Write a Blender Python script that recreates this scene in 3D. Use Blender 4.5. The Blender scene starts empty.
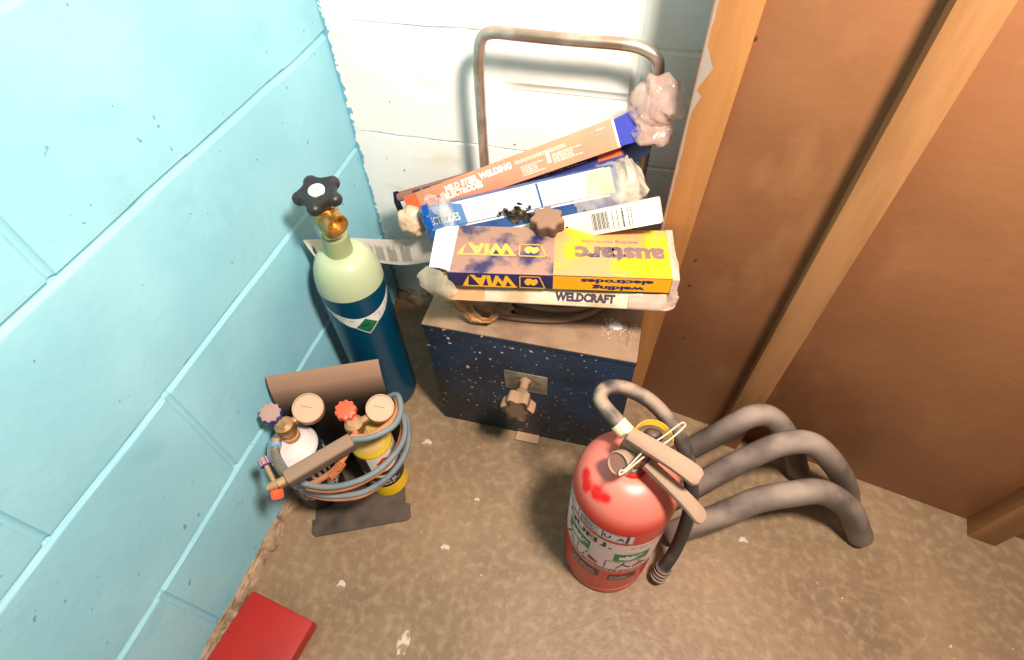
import bpy, bmesh, math, random
from mathutils import Vector, Matrix, noise
random.seed(7)
PI = math.pi
scene = bpy.context.scene
COL = scene.collection
V = Vector

# ------------------------------------------------------------------ camera
F_PX = 542.336
PITCH, ROLL, YAW, CAM_Z = 0.88766883, 0.0490615551, 0.296615, 1.05
def cam_rows():
    a, b, g = PITCH, ROLL, YAW
    Rz = Matrix(((math.cos(g), math.sin(g), 0), (-math.sin(g), math.cos(g), 0), (0, 0, 1)))
    B = Matrix(((1, 0, 0), (0, 0, 1), (0, -1, 0)))
    Rx = Matrix(((1, 0, 0), (0, math.cos(a), -math.sin(a)), (0, math.sin(a), math.cos(a))))
    Rr = Matrix(((math.cos(b), -math.sin(b), 0), (math.sin(b), math.cos(b), 0), (0, 0, 1)))
    return Rr @ Rx @ B @ Rz
M = cam_rows()
CAM = V((0, 0, CAM_Z))
cd = bpy.data.cameras.new('camera')
cam = bpy.data.objects.new('camera', cd); COL.objects.link(cam)
cd.sensor_width = 36.0; cd.lens = F_PX * 36.0 / 1024.0; cd.clip_start = 0.01
cam.matrix_world = Matrix.Translation(CAM) @ M.transposed().to_4x4()
scene.camera = cam

def at(px, py, z=None, y=None, x=None):
    """the point of the place seen at a pixel, at a given height / depth"""
    r = M.transposed() @ V((px - 512, -(py - 330), -F_PX))
    if z is not None: t = (z - CAM.z) / r.z
    elif y is not None: t = (y - CAM.y) / r.y
    else: t = (x - CAM.x) / r.x
    return CAM + r * t

# ------------------------------------------------------------------ materials
def lin(c):
    out = []
    for v in c[:3]:
        v = v / 255.0
        out.append(v / 12.92 if v <= 0.04045 else ((v + 0.055) / 1.055) ** 2.4)
    return (*out, 1.0)

MATS = {}
def mat(name, col, rough=0.6, metal=0.0, col2=None, vscale=12, vlo=0.45, vhi=0.6, vdetail=6,
        dust=None, damt=0.9, dlo=0.25, dhi=0.8, dscale=25, dnlo=0.3, dnhi=0.55,
        bump=0.0, bscale=60, spec=0.5, chips=None, cscale=90, cthr=0.1, coat=0.0, alpha=None, trans=0.0, stretch=None,
        streak=None, clean=None, drough=0.9):
    if name in MATS: return MATS[name]
    m = bpy.data.materials.new(name); m.use_nodes = True
    nt = m.node_tree; N = nt.nodes; L = nt.links
    b = N['Principled BSDF']
    b.inputs['Roughness'].default_value = rough
    b.inputs['Metallic'].default_value = metal
    b.inputs['Specular IOR Level'].default_value = spec
    b.inputs['Coat Weight'].default_value = coat
    b.inputs['Transmission Weight'].default_value = trans
    tc = N.new('ShaderNodeTexCoord')
    src = tc.outputs['Object']
    if stretch:
        mp = N.new('ShaderNodeMapping'); mp.inputs['Scale'].default_value = stretch
        L.new(src, mp.inputs['Vector']); src2 = mp.outputs['Vector']
    else: src2 = src
    def noise_fac(scale, lo, hi, detail=6, s=None):
        n = N.new('ShaderNodeTexNoise'); n.inputs['Scale'].default_value = scale; n.inputs['Detail'].default_value = detail
        L.new(s or src, n.inputs['Vector'])
        r = N.new('ShaderNodeMapRange'); r.inputs['From Min'].default_value = lo; r.inputs['From Max'].default_value = hi
        L.new(n.outputs['Fac'], r.inputs['Value'])
        return r.outputs['Result']
    def mix(fac, a, c):
        x = N.new('ShaderNodeMix'); x.data_type = 'RGBA'
        if hasattr(fac, 'links'): L.new(fac, x.inputs['Factor'])
        else: x.inputs['Factor'].default_value = fac
        for s, k in ((a, 6), (c, 7)):
            if hasattr(s, 'links'): L.new(s, x.inputs[k])
            else: x.inputs[k].default_value = lin(s)
        return x.outputs[2]
    cur = col
    if col2: cur = mix(noise_fac(vscale, vlo, vhi, vdetail, src2), cur, col2)
    if streak:
        sc, lo, hi, c3, st = streak
        mp = N.new('ShaderNodeMapping'); mp.inputs['Scale'].default_value = st; L.new(src, mp.inputs['Vector'])
        cur = mix(noise_fac(sc, lo, hi, 8, mp.outputs['Vector']), cur, c3)
    if chips:
        f1 = noise_fac(cscale, 1 - cthr - 0.30, 1 - cthr - 0.28, 3)
        cur = mix(f1, cur, chips)
    if dust:
        g = N.new('ShaderNodeNewGeometry'); sp = N.new('ShaderNodeSeparateXYZ'); L.new(g.outputs['Normal'], sp.inputs[0])
        r = N.new('ShaderNodeMapRange'); r.inputs['From Min'].default_value = dlo; r.inputs['From Max'].default_value = dhi
        L.new(sp.outputs['Z'], r.inputs['Value'])
        nf = noise_fac(dscale, dnlo, dnhi)
        mu = N.new('ShaderNodeMath'); mu.operation = 'MULTIPLY'; L.new(r.outputs['Result'], mu.inputs[0]); L.new(nf, mu.inputs[1])
        mu2 = N.new('ShaderNodeMath'); mu2.operation = 'MULTIPLY'; L.new(mu.outputs[0], mu2.inputs[0]); mu2.inputs[1].default_value = damt
        for (cc, rad) in (clean or []):
            nz = N.new('ShaderNodeTexNoise'); nz.inputs['Scale'].default_value = 60; L.new(src, nz.inputs['Vector'])
            vm = N.new('ShaderNodeVectorMath'); vm.operation = 'DISTANCE'; L.new(src, vm.inputs[0]); vm.inputs[1].default_value = cc
            ad = N.new('ShaderNodeMath'); ad.operation = 'MULTIPLY_ADD'; L.new(nz.outputs['Fac'], ad.inputs[0]); ad.inputs[1].default_value = .012; L.new(vm.outputs['Value'], ad.inputs[2])
            rg = N.new('ShaderNodeMapRange'); rg.inputs['From Min'].default_value = rad + .003; rg.inputs['From Max'].default_value = rad + .009; L.new(ad.outputs[0], rg.inputs['Value'])
            mm_ = N.new('ShaderNodeMath'); mm_.operation = 'MULTIPLY'; L.new(mu2.outputs[0], mm_.inputs[0]); L.new(rg.outputs['Result'], mm_.inputs[1]); mu2 = mm_
        cur = mix(mu2.outputs[0], cur, dust)
        rr = N.new('ShaderNodeMix'); rr.data_type = 'FLOAT'; L.new(mu2.outputs[0], rr.inputs[0]); rr.inputs[2].default_value = rough; rr.inputs[3].default_value = drough
        L.new(rr.outputs[0], b.inputs['Roughness'])
        if metal:
            rm = N.new('ShaderNodeMix'); rm.data_type = 'FLOAT'; L.new(mu2.outputs[0], rm.inputs[0]); rm.inputs[2].default_value = metal; rm.inputs[3].default_value = 0
            L.new(rm.outputs[0], b.inputs['Metallic'])
    if hasattr(cur, 'links'): L.new(cur, b.inputs['Base Color'])
    else: b.inputs['Base Color'].default_value = lin(cur)
    if bump:
        n = N.new('ShaderNodeTexNoise'); n.inputs['Scale'].default_value = bscale; n.inputs['Detail'].default_value = 8
        L.new(src2, n.inputs['Vector'])
        bp = N.new('ShaderNodeBump'); bp.inputs['Strength'].default_value = bump; bp.inputs['Distance'].default_value = 0.002
        L.new(n.outputs['Fac'], bp.inputs['Height']); L.new(bp.outputs['Normal'], b.inputs['Normal'])
    if alpha is not None:
        n = noise_fac(35, 0.35, 0.7)
        r = N.new('ShaderNodeMapRange'); r.inputs['To Min'].default_value = alpha[0]; r.inputs['To Max'].default_value = alpha[1]
        L.new(n, r.inputs['Value']); L.new(r.outputs['Result'], b.inputs['Alpha'])
    MATS[name] = m
    return m

DUST = (176, 140, 112)
# ------------------------------------------------------------------ mesh building
_TXT = {}
def text_mesh(s, bold):
    k = (s, bold)
    if k not in _TXT:
        c = bpy.data.curves.new('t', 'FONT'); c.body = s; c.size = 1; c.offset = bold; c.resolution_u = 2
        c.align_x = 'CENTER'; c.align_y = 'CENTER'
        o = bpy.data.objects.new('t', c); COL.objects.link(o)
        dg = bpy.context.evaluated_depsgraph_get()
        me = bpy.data.meshes.new_from_object(o.evaluated_get(dg))
        vs = [v.co.copy() for v in me.vertices]; fs = [tuple(p.vertices) for p in me.polygons]
        bpy.data.objects.remove(o); bpy.data.curves.remove(c); bpy.data.meshes.remove(me)
        if vs:
            w = max(v.x for v in vs) - min(v.x for v in vs)
            cy = (max(v.y for v in vs) + min(v.y for v in vs)) / 2; cx = (max(v.x for v in vs) + min(v.x for v in vs)) / 2
            h = max(v.y for v in vs) - min(v.y for v in vs)
            vs = [V((v.x - cx, v.y - cy, 0)) for v in vs]
        else: w = h = 1
        _TXT[k] = (vs, fs, w, h)
    return _TXT[k]

class MB:
    def __init__(s): s.v = []; s.f = []; s.m = []; s.mats = []; s.flat = []
    def mi(s, m):
        if m not in s.mats: s.mats.append(m)
        return s.mats.index(m)
    def add(s, vs, fs, m, flat=False):
        o = len(s.v); k = s.mi(m)
        s.v += [V(v) for v in vs]; s.f += [tuple(i + o for i in f) for f in fs]; s.m += [k] * len(fs); s.flat += [flat] * len(fs)
        return s
    def box(s, size, mx, m, bevel=0.0, seg=2, top=None):
        bm = bmesh.new(); bmesh.ops.create_cube(bm, size=1)
        for v in bm.verts: v.co = V((v.co.x * size[0], v.co.y * size[1], v.co.z * size[2]))
        if bevel: bmesh.ops.bevel(bm, geom=bm.edges[:], offset=bevel, segments=seg, profile=0.5, affect='EDGES')
        bm.verts.index_update()
        s.add([mx @ v.co for v in bm.verts], [tuple(v.index for v in f.verts) for f in bm.faces], m)
        bm.free(); return s
    def grid(s, P, m, flip=False, closeu=False, closev=False, flat=False):
        nu, nv = len(P), len(P[0]); vs = [p for row in P for p in row]; fs = []
        for i in range(nu if closeu else nu - 1):
            for j in range(nv if closev else nv - 1):
                a, b, c, d = i * nv + j, ((i + 1) % nu) * nv + j, ((i + 1) % nu) * nv + (j + 1) % nv, i * nv + (j + 1) % nv
                fs.append((a, d, c, b) if flip else (a, b, c, d))
        return s.add(vs, fs, m, flat)
    def sheet(s, P, m, th, m2=None):
        """a curved sheet with real thickness"""
        nu, nv = len(P), len(P[0]); Q = []
        for i in range(nu):
            row = []
            for j in range(nv):
                a = P[min(i + 1, nu - 1)][j] - P[max(i - 1, 0)][j]; b = P[i][min(j + 1, nv - 1)] - P[i][max(j - 1, 0)]
                n = a.cross(b); n = n.normalized() if n.length > 1e-12 else V((0, 0, 1)); row.append(P[i][j] - n * th)
            Q.append(row)
        s.grid(P, m); s.grid(Q, m2 or m, flip=True)
        for A, B, fl in (([r[0] for r in P], [r[0] for r in Q], 0), ([r[-1] for r in P], [r[-1] for r in Q], 1),
                         (P[0], Q[0], 1), (P[-1], Q[-1], 0)):
            s.grid([list(A), list(B)], m, flip=bool(fl))
        return s
    def loft(s, rings, m, cap0=True, cap1=True):
        n = len(rings[0]); s.grid(rings, m, closev=True, flip=True)
        if cap0: s.add(rings[0], [tuple(range(n))], m)
        if cap1: s.add(rings[-1], [tuple(range(n))[::-1]], m)
        return s
    def tube(s, pts, r, m, n=14, smooth=8, closed=False, cap=True, flat=1.0):
        pts = [V(p) for p in pts]; R = list(r) if hasattr(r, '__len__') else [r] * len(pts)
        if smooth and len(pts) > 2:
            out = []; ro = []; k = len(pts)
            rng = range(k if closed else k - 1)
            for i in rng:
                p0 = pts[(i - 1) % k] if closed or i > 0 else pts[0] * 2 - pts[1]
                p1, p2 = pts[i], pts[(i + 1) % k]
                p3 = pts[(i + 2) % k] if closed or i + 2 < k else pts[-1] * 2 - pts[-2]
                for t in range(smooth):
                    u = t / smooth
                    out.append(0.5 * ((2 * p1) + (p2 - p0) * u + (2 * p0 - 5 * p1 + 4 * p2 - p3) * u * u + (3 * p1 - p0 - 3 * p2 + p3) * u ** 3))
                    ro.append(R[i] * (1 - u) + R[(i + 1) % k] * u)
            if not closed: out.append(pts[-1]); ro.append(R[-1])
            pts, R = out, ro
        k = len(pts); rings = []; up = None
        for i in range(k):
            t = (pts[(i + 1) % k] - pts[i - 1]) if closed else (pts[min(i + 1, k - 1)] - pts[max(i - 1, 0)])
            t.normalize()
            if up is None:
                up = V((0, 0, 1)) if abs(t.z) < 0.9 else V((1, 0, 0))
            up = (up - t * up.dot(t)).normalized(); sd = t.cross(up)
            rings.append([pts[i] + (sd * math.cos(a) + up * math.sin(a) * flat) * R[i] for a in [2 * PI * q / n for q in range(n)]])
        if closed: s.grid(rings, m, closeu=True, closev=True)
        else:
            s.grid(rings, m, closev=True)
            if cap:
                s.add(rings[0], [tuple(range(n))[::-1]], m); s.add(rings[-1], [tuple(range(n))], m)
        return s
    def lathe(s, prof, mx, m, n=40):
        """prof: (r, z[, material]) from bottom to top"""
        P = [[mx @ V((p[0] * math.cos(a), p[0] * math.sin(a), p[1])) for a in [2 * PI * q / n for q in range(n)]] for p in prof]
        for i in range(len(P) - 1):
            mm = prof[i][2] if len(prof[i]) > 2 else m
            s.grid([P[i], P[i + 1]], mm, closev=True, flip=True)
        if prof[0][0] > 1e-5: s.add(P[0], [tuple(range(n))[::-1]], m)
        if prof[-1][0] > 1e-5: s.add(P[-1], [tuple(range(n))], prof[-1][2] if len(prof[-1]) > 2 else m)
        return s
    def lobed(s, r, amp, k, layers, mx, m, n=96, sharp=1.0, ph=0.0):
        rings = []
        for sc, z in layers:
            ring = []
            for q in range(n):
                a = 2 * PI * q / n; c = math.cos(k * a + ph); c = math.copysign(abs(c) ** sharp, c)
                rr = (r + amp * c) * sc
                ring.append(mx @ V((rr * math.cos(a), rr * math.sin(a), z)))
            rings.append(ring)
        return s.loft(rings, m)
    def prism(s, outline, z0, z1, mx, m):
        n = len(outline)
        a = [mx @ V((x, y, z0)) for x, y in outline]; b = [mx @ V((x, y, z1)) for x, y in outline]
        s.add(a, [tuple(range(n))[::-1]], m); s.add(b, [tuple(range(n))], m)
        s.grid([a, b], m, closev=True, flip=True, flat=True)
        return s
    def blob(s, c, size, m, sub=4, amp=0.25, freq=3.0, seed=0, rot=None, ridge=True, flat=False):
        bm = bmesh.new(); bmesh.ops.create_icosphere(bm, subdivisions=sub, radius=1)
        rot = rot or Matrix.Identity(3); out = []
        for v in bm.verts:
            d = v.co.normalized(); p = d * freq + V((seed * 7.3, seed * 3.1, seed))
            t = noise.noise(p) + 0.5 * noise.noise(p * 2.1) + (0.35 * (1 - 2 * abs(noise.noise(p * 3.3))) if ridge else 0)
            q = d * (1 + amp * t)
            out.append(V(c) + rot @ V((q.x * size[0], q.y * size[1], q.z * size[2])))
        bm.verts.index_update()
        s.add(out, [tuple(v.index for v in f.verts) for f in bm.faces], m, flat); bm.free(); return s
    def build(s, name, parent=None, loc=None, label=None, cat=None, group=None, kind=None, angle=35):
        base = V(loc) if loc is not None else (V(parent['_loc']) if parent is not None else V((0, 0, 0)))
        me = bpy.data.meshes.new(name)
        me.from_pydata([v - base for v in s.v], [], s.f)
        for m in s.mats: me.materials.append(m)
        me.polygons.foreach_set('material_index', s.m)
        me.polygons.foreach_set('use_smooth', [not q for q in s.flat])
        me.update()
        try: me.set_sharp_from_angle(angle=math.radians(angle))
        except Exception: pass
        o = bpy.data.objects.new(name, me); COL.objects.link(o)
        if parent is not None: o.parent = parent
        else: o.location = base
        o['_loc'] = tuple(base)
        if label: o['label'] = label
        if cat: o['category'] = cat
        if group: o['group'] = group
        if kind: o['kind'] = kind
        return o

class Face:
    """a printed face: flat (O, X, Y) or wrapped round a cylinder (axis point, radius, angle0)"""
    def __init__(s, mb, O=None, X=None, Y=None, cyl=None, base=0.0003):
        s.mb = mb; s.e = base; s.cyl = cyl
        if cyl is None:
            s.O = V(O); s.X = V(X).normalized(); s.Y = V(Y).normalized(); s.N = s.X.cross(s.Y).normalized()
    def p(s, x, y, e=None):
        e = s.e if e is None else e
        if s.cyl:
            (ax, ay, az), R, a0 = s.cyl; a = a0 + x / R
            return V((ax + (R + e) * math.cos(a), ay + (R + e) * math.sin(a), az + y))
        return s.O + s.X * x + s.Y * y + s.N * e
    def up(s, d=0.00012): s.e += d; return s
    def quad(s, pts, m, n=1):
        # bilinear patch, pts in order ccw
        a, b, c, d = [V((*q, 0)) for q in pts]; nn = n if not s.cyl else max(n, 16)
        P = []; nv_ = 8 if s.cyl else 2
        for i in range(nn + 1):
            u = i / nn; lo = a.lerp(b, u); hi = d.lerp(c, u)
            P.append([s.p(*(lo.lerp(hi, w / nv_).xy)) for w in range(nv_ + 1)])
        s.mb.grid(P, m); return s
    def rect(s, x0, y0, x1, y1, m): return s.quad([(x0, y0), (x1, y0), (x1, y1), (x0, y1)], m)
    def poly(s, pts, m):
        if s.cyl:
            cx = sum(q[0] for q in pts) / len(pts); cy = sum(q[1] for q in pts) / len(pts); e = []
            for i in range(len(pts)):
                a, b = pts[i], pts[(i + 1) % len(pts)]
                for k in range(4): e.append((a[0] + (b[0] - a[0]) * k / 4, a[1] + (b[1] - a[1]) * k / 4))
            n = len(e); rings = [[s.p(cx + (x - cx) * f, cy + (y - cy) * f) for x, y in e] for f in (1, .66, .33)]
            s.mb.grid(rings, m, closev=True, flip=True)
            s.mb.add(rings[-1] + [s.p(cx, cy)], [(i, (i + 1) % n, n) for i in range(n)], m); return s
        s.mb.add([s.p(*q) for q in pts], [tuple(range(len(pts)))], m); return s
    def frame(s, x0, y0, x1, y1, w, m):
        s.rect(x0, y0, x1, y0 + w, m); s.rect(x0, y1 - w, x1, y1, m); s.rect(x0, y0, x0 + w, y1, m); s.rect(x1 - w, y0, x1, y1, m); return s
    def text(s, t, x, y, h, m, w=None, bold=0.0, rot=0.0, shear=0.0):
        vs, fs, tw, th = text_mesh(t, bold)
        sy = h / 0.72; sx = sy if w is None else w / tw
        c, sn = math.cos(rot), math.sin(rot); out = []
        for v in vs:
            a, b = v.x * sx + v.y * sy * shear, v.y * sy
            out.append(s.p(x + a * c - b * sn, y + a * sn + b * c))
        s.mb.add(out, fs, m); return s
    def lines(s, x0, y0, x1, y1, k, m, th=0.45, seed=1):
        """rows of fine illegible print"""
        rnd = random.Random(seed); dy = (y1 - y0) / k
        for i in range(k):
            y = y0 + dy * i; x = x0
            end = x1 - (x1 - x0) * rnd.choice([0, 0, .1, .3])
            while x < end:
                wl = rnd.uniform(0.5, 2.6) * dy; s.rect(x, y, min(x + wl, end), y + dy * th, m); x += wl + dy * 0.45
        return s

def thing(name, loc, label, cat, group=None):
    o = bpy.data.objects.new(name, None); COL.objects.link(o); o.location = V(loc); o['_loc'] = tuple(loc)
    o.empty_display_size = 0.05; o['label'] = label; o['category'] = cat
    if group: o['group'] = group
    return o
def fr(O, X, Y):
    """matrix with x axis X, y axis Y (orthonormalised)"""
    X = V(X).normalized(); Z = X.cross(V(Y)).normalized(); Y = Z.cross(X)
    m = Matrix((X, Y, Z)).transposed().to_4x4(); return Matrix.Translation(V(O)) @ m
def axis(O, Z, hint=(1, 0, 0)):
    Z = V(Z).normalized(); X = V(hint); X = (X - Z * X.dot(Z))
    if X.length < 1e-4: X = V((0, 1, 0)) - Z * Z.y
    X.normalize(); return fr(O, X, Z.cross(X))
def T(x, y, z): return Matrix.Translation(V((x, y, z)))

# ================================================================== SETTING
XL, YB = -0.567, 0.855
def coords(a, b, step, fine, w, fs):
    c = set(); x = a
    while x < b: c.add(round(x, 5)); x += step
    c.add(b)
    for f in fine:
        x = f - w
        while x <= f + w:
            if a < x < b: c.add(round(x, 5))
            x += fs
    return sorted(c)

m_blue = mat('blue_painted_block', (138, 197, 214), 0.55, col2=(150, 207, 222), vscale=5, vlo=.4, vhi=.65, bump=0.35, bscale=70,
             chips=(110, 150, 160), cscale=75, cthr=-0.02, streak=(9, .60, .85, (126, 184, 202), (1, 1, 1)))
def left_h(y, z):
    d = 0
    for k, jz in enumerate((0.218, 0.447, 0.662, 0.877, 1.09, 1.305, 1.52, 1.735)):
        q = z - jz - 0.004 * noise.noise(V((y * 6, jz * 9, 0)))
        w = 0.0058
        if abs(q) < w: d -= 0.0048 * (1 - (q / w) ** 2) ** 0.5 if q > -w * .2 else 0.0048 * max(0, (1 + q / w)) ** .8
    d += 0.0016 * noise.noise(V((y * 9, z * 9, 1))) + 0.0006 * noise.noise(V((y * 60, z * 60, 3)))
    # vertical joints, half-bond, beyond the first block from the corner
    for k, (z0, z1) in enumerate(((0, .218), (.218, .447), (.447, .662), (.662, .877), (.877, 1.09), (1.09, 1.305))):
        if z0 < z <= z1:
            for j in range(3):
                q = y - (0.855 - (0.60 if k % 2 else 0.80) - 0.4 * j)
                if abs(q) < 0.006: d -= 0.004 * (1 - (q / 0.006) ** 2)
    return d
us = coords(-0.9, 0.870, 0.02, [.855 - .6, .855 - 1.0, .855 - 1.4, .055, -.345, -.745], .008, .002)
vs_ = coords(-0.01, 1.95, 0.02, (0.218, 0.447, 0.662, 0.877, 1.09, 1.305), 0.013, 0.0013)
mb = MB()
mb.grid([[V((XL + left_h(y, z), y, z)) for z in vs_] for y in us], m_blue)
mb.box((0.10, 1.80, 1.98), T(XL - 0.062, -0.02, 0.97), m_blue, 0.002)
mb.build('wall_left', kind='structure')

# white painted block wall; the blue paint of the side wall strays over its corner
m_white = mat('white_painted_block', (249, 246, 238), 0.5, col2=(252, 250, 246), vscale=6, bump=0.3, bscale=60,
              chips=(150, 132, 108), cscale=48, cthr=-0.02, streak=(7, .60, .75, (238, 230, 214), (1, 1, 2.5)))
def blue_edge(m):
    nt = m.node_tree; N = nt.nodes; L = nt.links; b = N['Principled BSDF']
    old = b.inputs['Base Color'].links[0].from_socket
    tc = N.new('ShaderNodeTexCoord'); sp = N.new('ShaderNodeSeparateXYZ'); L.new(tc.outputs['Object'], sp.inputs[0])
    n = N.new('ShaderNodeTexNoise'); n.inputs['Scale'].default_value = 85; n.inputs['Detail'].default_value = 8; L.new(tc.outputs['Object'], n.inputs['Vector'])
    def mth(op, a, c):
        x = N.new('ShaderNodeMath'); x.operation = op
        for i, q in enumerate((a, c)):
            if hasattr(q, 'links'): L.new(q, x.inputs[i])
            else: x.inputs[i].default_value = q
        return x.outputs[0]
    # blue where x < edge
    e = mth('ADD', mth('MULTIPLY', mth('SUBTRACT', n.outputs['Fac'], 0.5), 0.03), XL + 0.006)
    fac = mth('LESS_THAN', sp.outputs['X'], e)
    # bare cement and grime low down
    g = mth('ADD', mth('MULTIPLY', mth('SUBTRACT', n.outputs['Fac'], 0.5), 0.10), 0.030)
    low = mth('LESS_THAN', sp.outputs['Z'], g)
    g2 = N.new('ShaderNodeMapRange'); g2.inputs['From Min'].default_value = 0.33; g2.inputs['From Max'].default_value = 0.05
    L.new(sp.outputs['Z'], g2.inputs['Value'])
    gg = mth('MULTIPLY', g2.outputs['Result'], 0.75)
    def mx(f, a, c):
        x = N.new('ShaderNodeMix'); x.data_type = 'RGBA'; L.new(f, x.inputs['Factor'])
        if hasattr(a, 'links'): L.new(a, x.inputs[6])
        else: x.inputs[6].default_value = lin(a)
        if hasattr(c, 'links'): L.new(c, x.inputs[7])
        else: x.inputs[7].default_value = lin(c)
        return x.outputs[2]
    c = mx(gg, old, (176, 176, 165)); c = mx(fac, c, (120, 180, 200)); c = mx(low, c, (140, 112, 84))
    L.new(c, b.inputs['Base Color'])
blue_edge(m_white)
def groove(q, w, d): return -d * (1 - (q / w) ** 2) if abs(q) < w else 0
def back_h(x, z):
    d = 0.0012 * noise.noise(V((x * 8, z * 8, 5))) + 0.0005 * noise.noise(V((x * 50, z * 50, 5)))
    wob = 0.003 * noise.noise(V((x * 14, 0, 2)))
    if -.53 < x < -.03:
        for jz in (0.484, 0.687): 
            a = 1.0 if (x < -.245 or jz < .5) else 0.0
            a *= 0.35 + 0.8 * max(0, noise.noise(V((x * 9, jz * 10, 0))) + .45)
            d += groove(z - jz - wob, 0.0022, 0.005) * a
    if -.27 < x < -.035:                       # shallow raked joint
        k = min(1, (x + .27) / .06)
        q = z - 0.597
        if -0.014 < q < 0.014: d += -0.006 * k * (1 - (q / .014) ** 2)
        if 0 < q < .05: d += 0.002 * k * (1 - q / .05)
    if x > -.035: d += groove(z - .681, .004, .004) + groove(z - .484, .004, .004) + groove(z - .28, .004, .004)
    d += groove(x + .041, .007, .006) + (0.003 if x > -.04 else 0)
    for jz in (.885, 1.085, 1.285): d += groove(z - jz, .003, .004)
    return d
us = coords(XL - .012, 1.6, 0.02, (-.27, -.23, -.041), .012, .0015)
vs_ = coords(-0.01, 1.95, 0.015, (.28, .484, .597, .683, .885, 1.085), .016, .0011)
mb = MB()
mb.grid([[V((x, YB - back_h(x, z), z)) for z in vs_] for x in us], m_white, flip=False)
mb.box((2.25, 0.10, 1.98), T(0.50, YB + 0.062, 0.97), m_white, 0.002)
mb.build('wall_back', kind='structure')

# concrete floor
m_floor = mat('worn_concrete', (148, 121, 93), 0.5, col2=(124, 99, 74), vscale=4.5, vlo=.34, vhi=.68, vdetail=15, bump=0.6, bscale=110,
              chips=(206, 186, 156), cscale=80, cthr=-0.03, streak=(60, .46, 1.0, (176, 154, 120), (1, 1, 1)), spec=.4)
mb = MB()
P = []
for i in range(61):
    P.append([V((-0.75 + 2.6 * i / 60, -1.0 + 1.95 * j / 50, 0.0)) for j in range(51)])
mb.grid(P, m_floor); mb.box((2.6, 1.95, 0.08), T(0.55, -0.025, -0.042), m_floor)
mb.build('floor', kind='structure')

# crumbling mortar fillet at the foot of the blue wall
m_crumb = mat('crumbling_mortar', (178, 152, 124), 0.95, col2=(128, 104, 80), vscale=30, bump=1.0, bscale=130)
mb = MB(); P = []
ys = [-0.9 + 1.76 * i / 500 for i in range(501)]
for y in ys:
    row = []; w = 0.016 + 0.016 * noise.noise(V((y * 22, 0, 4))) + .006 * noise.noise(V((y * 90, 0, 4))); h = 0.028 + 0.012 * noise.noise(V((y * 16, 5, 4)))
    if y > .62: w *= .35; h *= .6
    w = max(w, .003)
    for k in range(9):
        t = k / 8; n = 0.004 * noise.noise(V((y * 95, t * 6, 0)))
        row.append(V((XL - .002 + w * t + n * math.sin(PI * t), y, max(-.002, h * (1 - t ** 1.6) + n))))
    P.append(row)
mb.grid(P, m_crumb, flip=False); mb.build('baseboard_left', kind='structure')
# broken bed of mortar under the first white block
mb = MB(); P = []
for i in range(160):
    x = XL + 0.004 + 0.30 * i / 159; row = []
    w = 0.018 + .014 * noise.noise(V((x * 25, 8, 0)))
    for k in range(9):
        t = k / 8; n = .004 * noise.noise(V((x * 80, t * 7, 9)))
        row.append(V((x, YB + .004 - w * t + n, max(-.002, .034 * (1 - t ** 1.5) + .006 * noise.noise(V((x * 40, t * 3, 2)))))))
    P.append(row)
mb.grid(P, m_crumb, flip=True); mb.build('baseboard_back', kind='structure')

# timber lining on the right: ply panel, post, second stud
PL0, PL1 = V((0.040, 0.690, 0)), V((0.262, 0.648, 0))
pu = (PL1 - PL0).normalized(); pn = V((pu.y, -pu.x, 0))            # pn faces the camera
m_ply = mat('dark_plywood', (150, 100, 64), 0.5, col2=(128, 82, 50), vscale=2.5, vlo=.35, vhi=.68, bump=.25, bscale=40, stretch=(1, 1, 1.6),
            streak=(9, .54, .80, (160, 112, 72), (1.6, 1.6, .7)), chips=(206, 176, 136), cscale=60, cthr=-0.10)
m_post = mat('orange_timber', (172, 118, 66), 0.6, col2=(158, 104, 56), vscale=3, bump=.2, bscale=60, stretch=(6, 6, .8),
             chips=(214, 186, 150), cscale=55, cthr=-0.10)
m_stud = mat('pale_timber', (170, 120, 76), 0.6, col2=(150, 104, 62), vscale=4, bump=.2, stretch=(6, 6, .8))
m_grey = mat('torn_grey_paint', (150, 138, 130), .7)
WZ = Matrix(((pu.x, -pn.x, 0), (pu.y, -pn.y, 0), (0, 0, 1))).to_4x4()
mb = MB()
mb.box((1.50, 0.014, 1.95), Matrix.Translation(PL0 + pu * (0.030 + 0.75) - pn * 0.013 + V((0, 0, .975))) @ WZ, m_ply, 0.0015)
# nail heads in the ply
m_nail = mat('rusty_nail', (70, 48, 36), .6)
for px, py in ((696, 260), (690, 285), (684, 338), (756, 38)):
    r = M.transposed() @ V((px - 512, -(py - 330), -F_PX)); t = (PL0 - pn * .006 - CAM).dot(pn) / r.dot(pn); p = CAM + r * t
    mb.lathe([(.0022, 0), (.0022, .0012), (0, .0016)], axis(p, pn), m_nail, 10)
mb.build('wall_right', kind='structure')
mb = MB()
OPm = fr(PL0, pu, (0, 0, 1))
mb.prism([(0, 0), (.036, 0), (.0375, .1), (.052, .79), (.062, 1.3), (.072, 1.95), (0, 1.95)], -.045, 0, OPm, m_post)
fc = Face(mb, PL0 + V((0, 0, 0)), pu, (0, 0, 1), base=.0004)
edge = []
z = .30
while z < 1.2:
    wd = .004 + .005 * max(0, noise.noise(V((z * 12, 0, 0)))) + .0015 * noise.noise(V((z * 70, 0, 0)))
    if .705 < z < .760: wd = max(wd, .017 - abs(z - .737) * .5)
    elif .680 < z <= .727: wd = max(wd, .015 - abs(z - .712) * .35)
    edge.append((z, wd)); z += .006
for (z0, a), (z1, b_) in zip(edge, edge[1:]):
    mb.add([fc.p(.0015, z0), fc.p(a, z0), fc.p(b_, z1), fc.p(.0015, z1)], [(0, 1, 2, 3)], m_grey)
for px, py in ((690, 6), (668, 200)):
    pass
mb.build('trim_1', kind='structure')
mb = MB()
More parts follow.
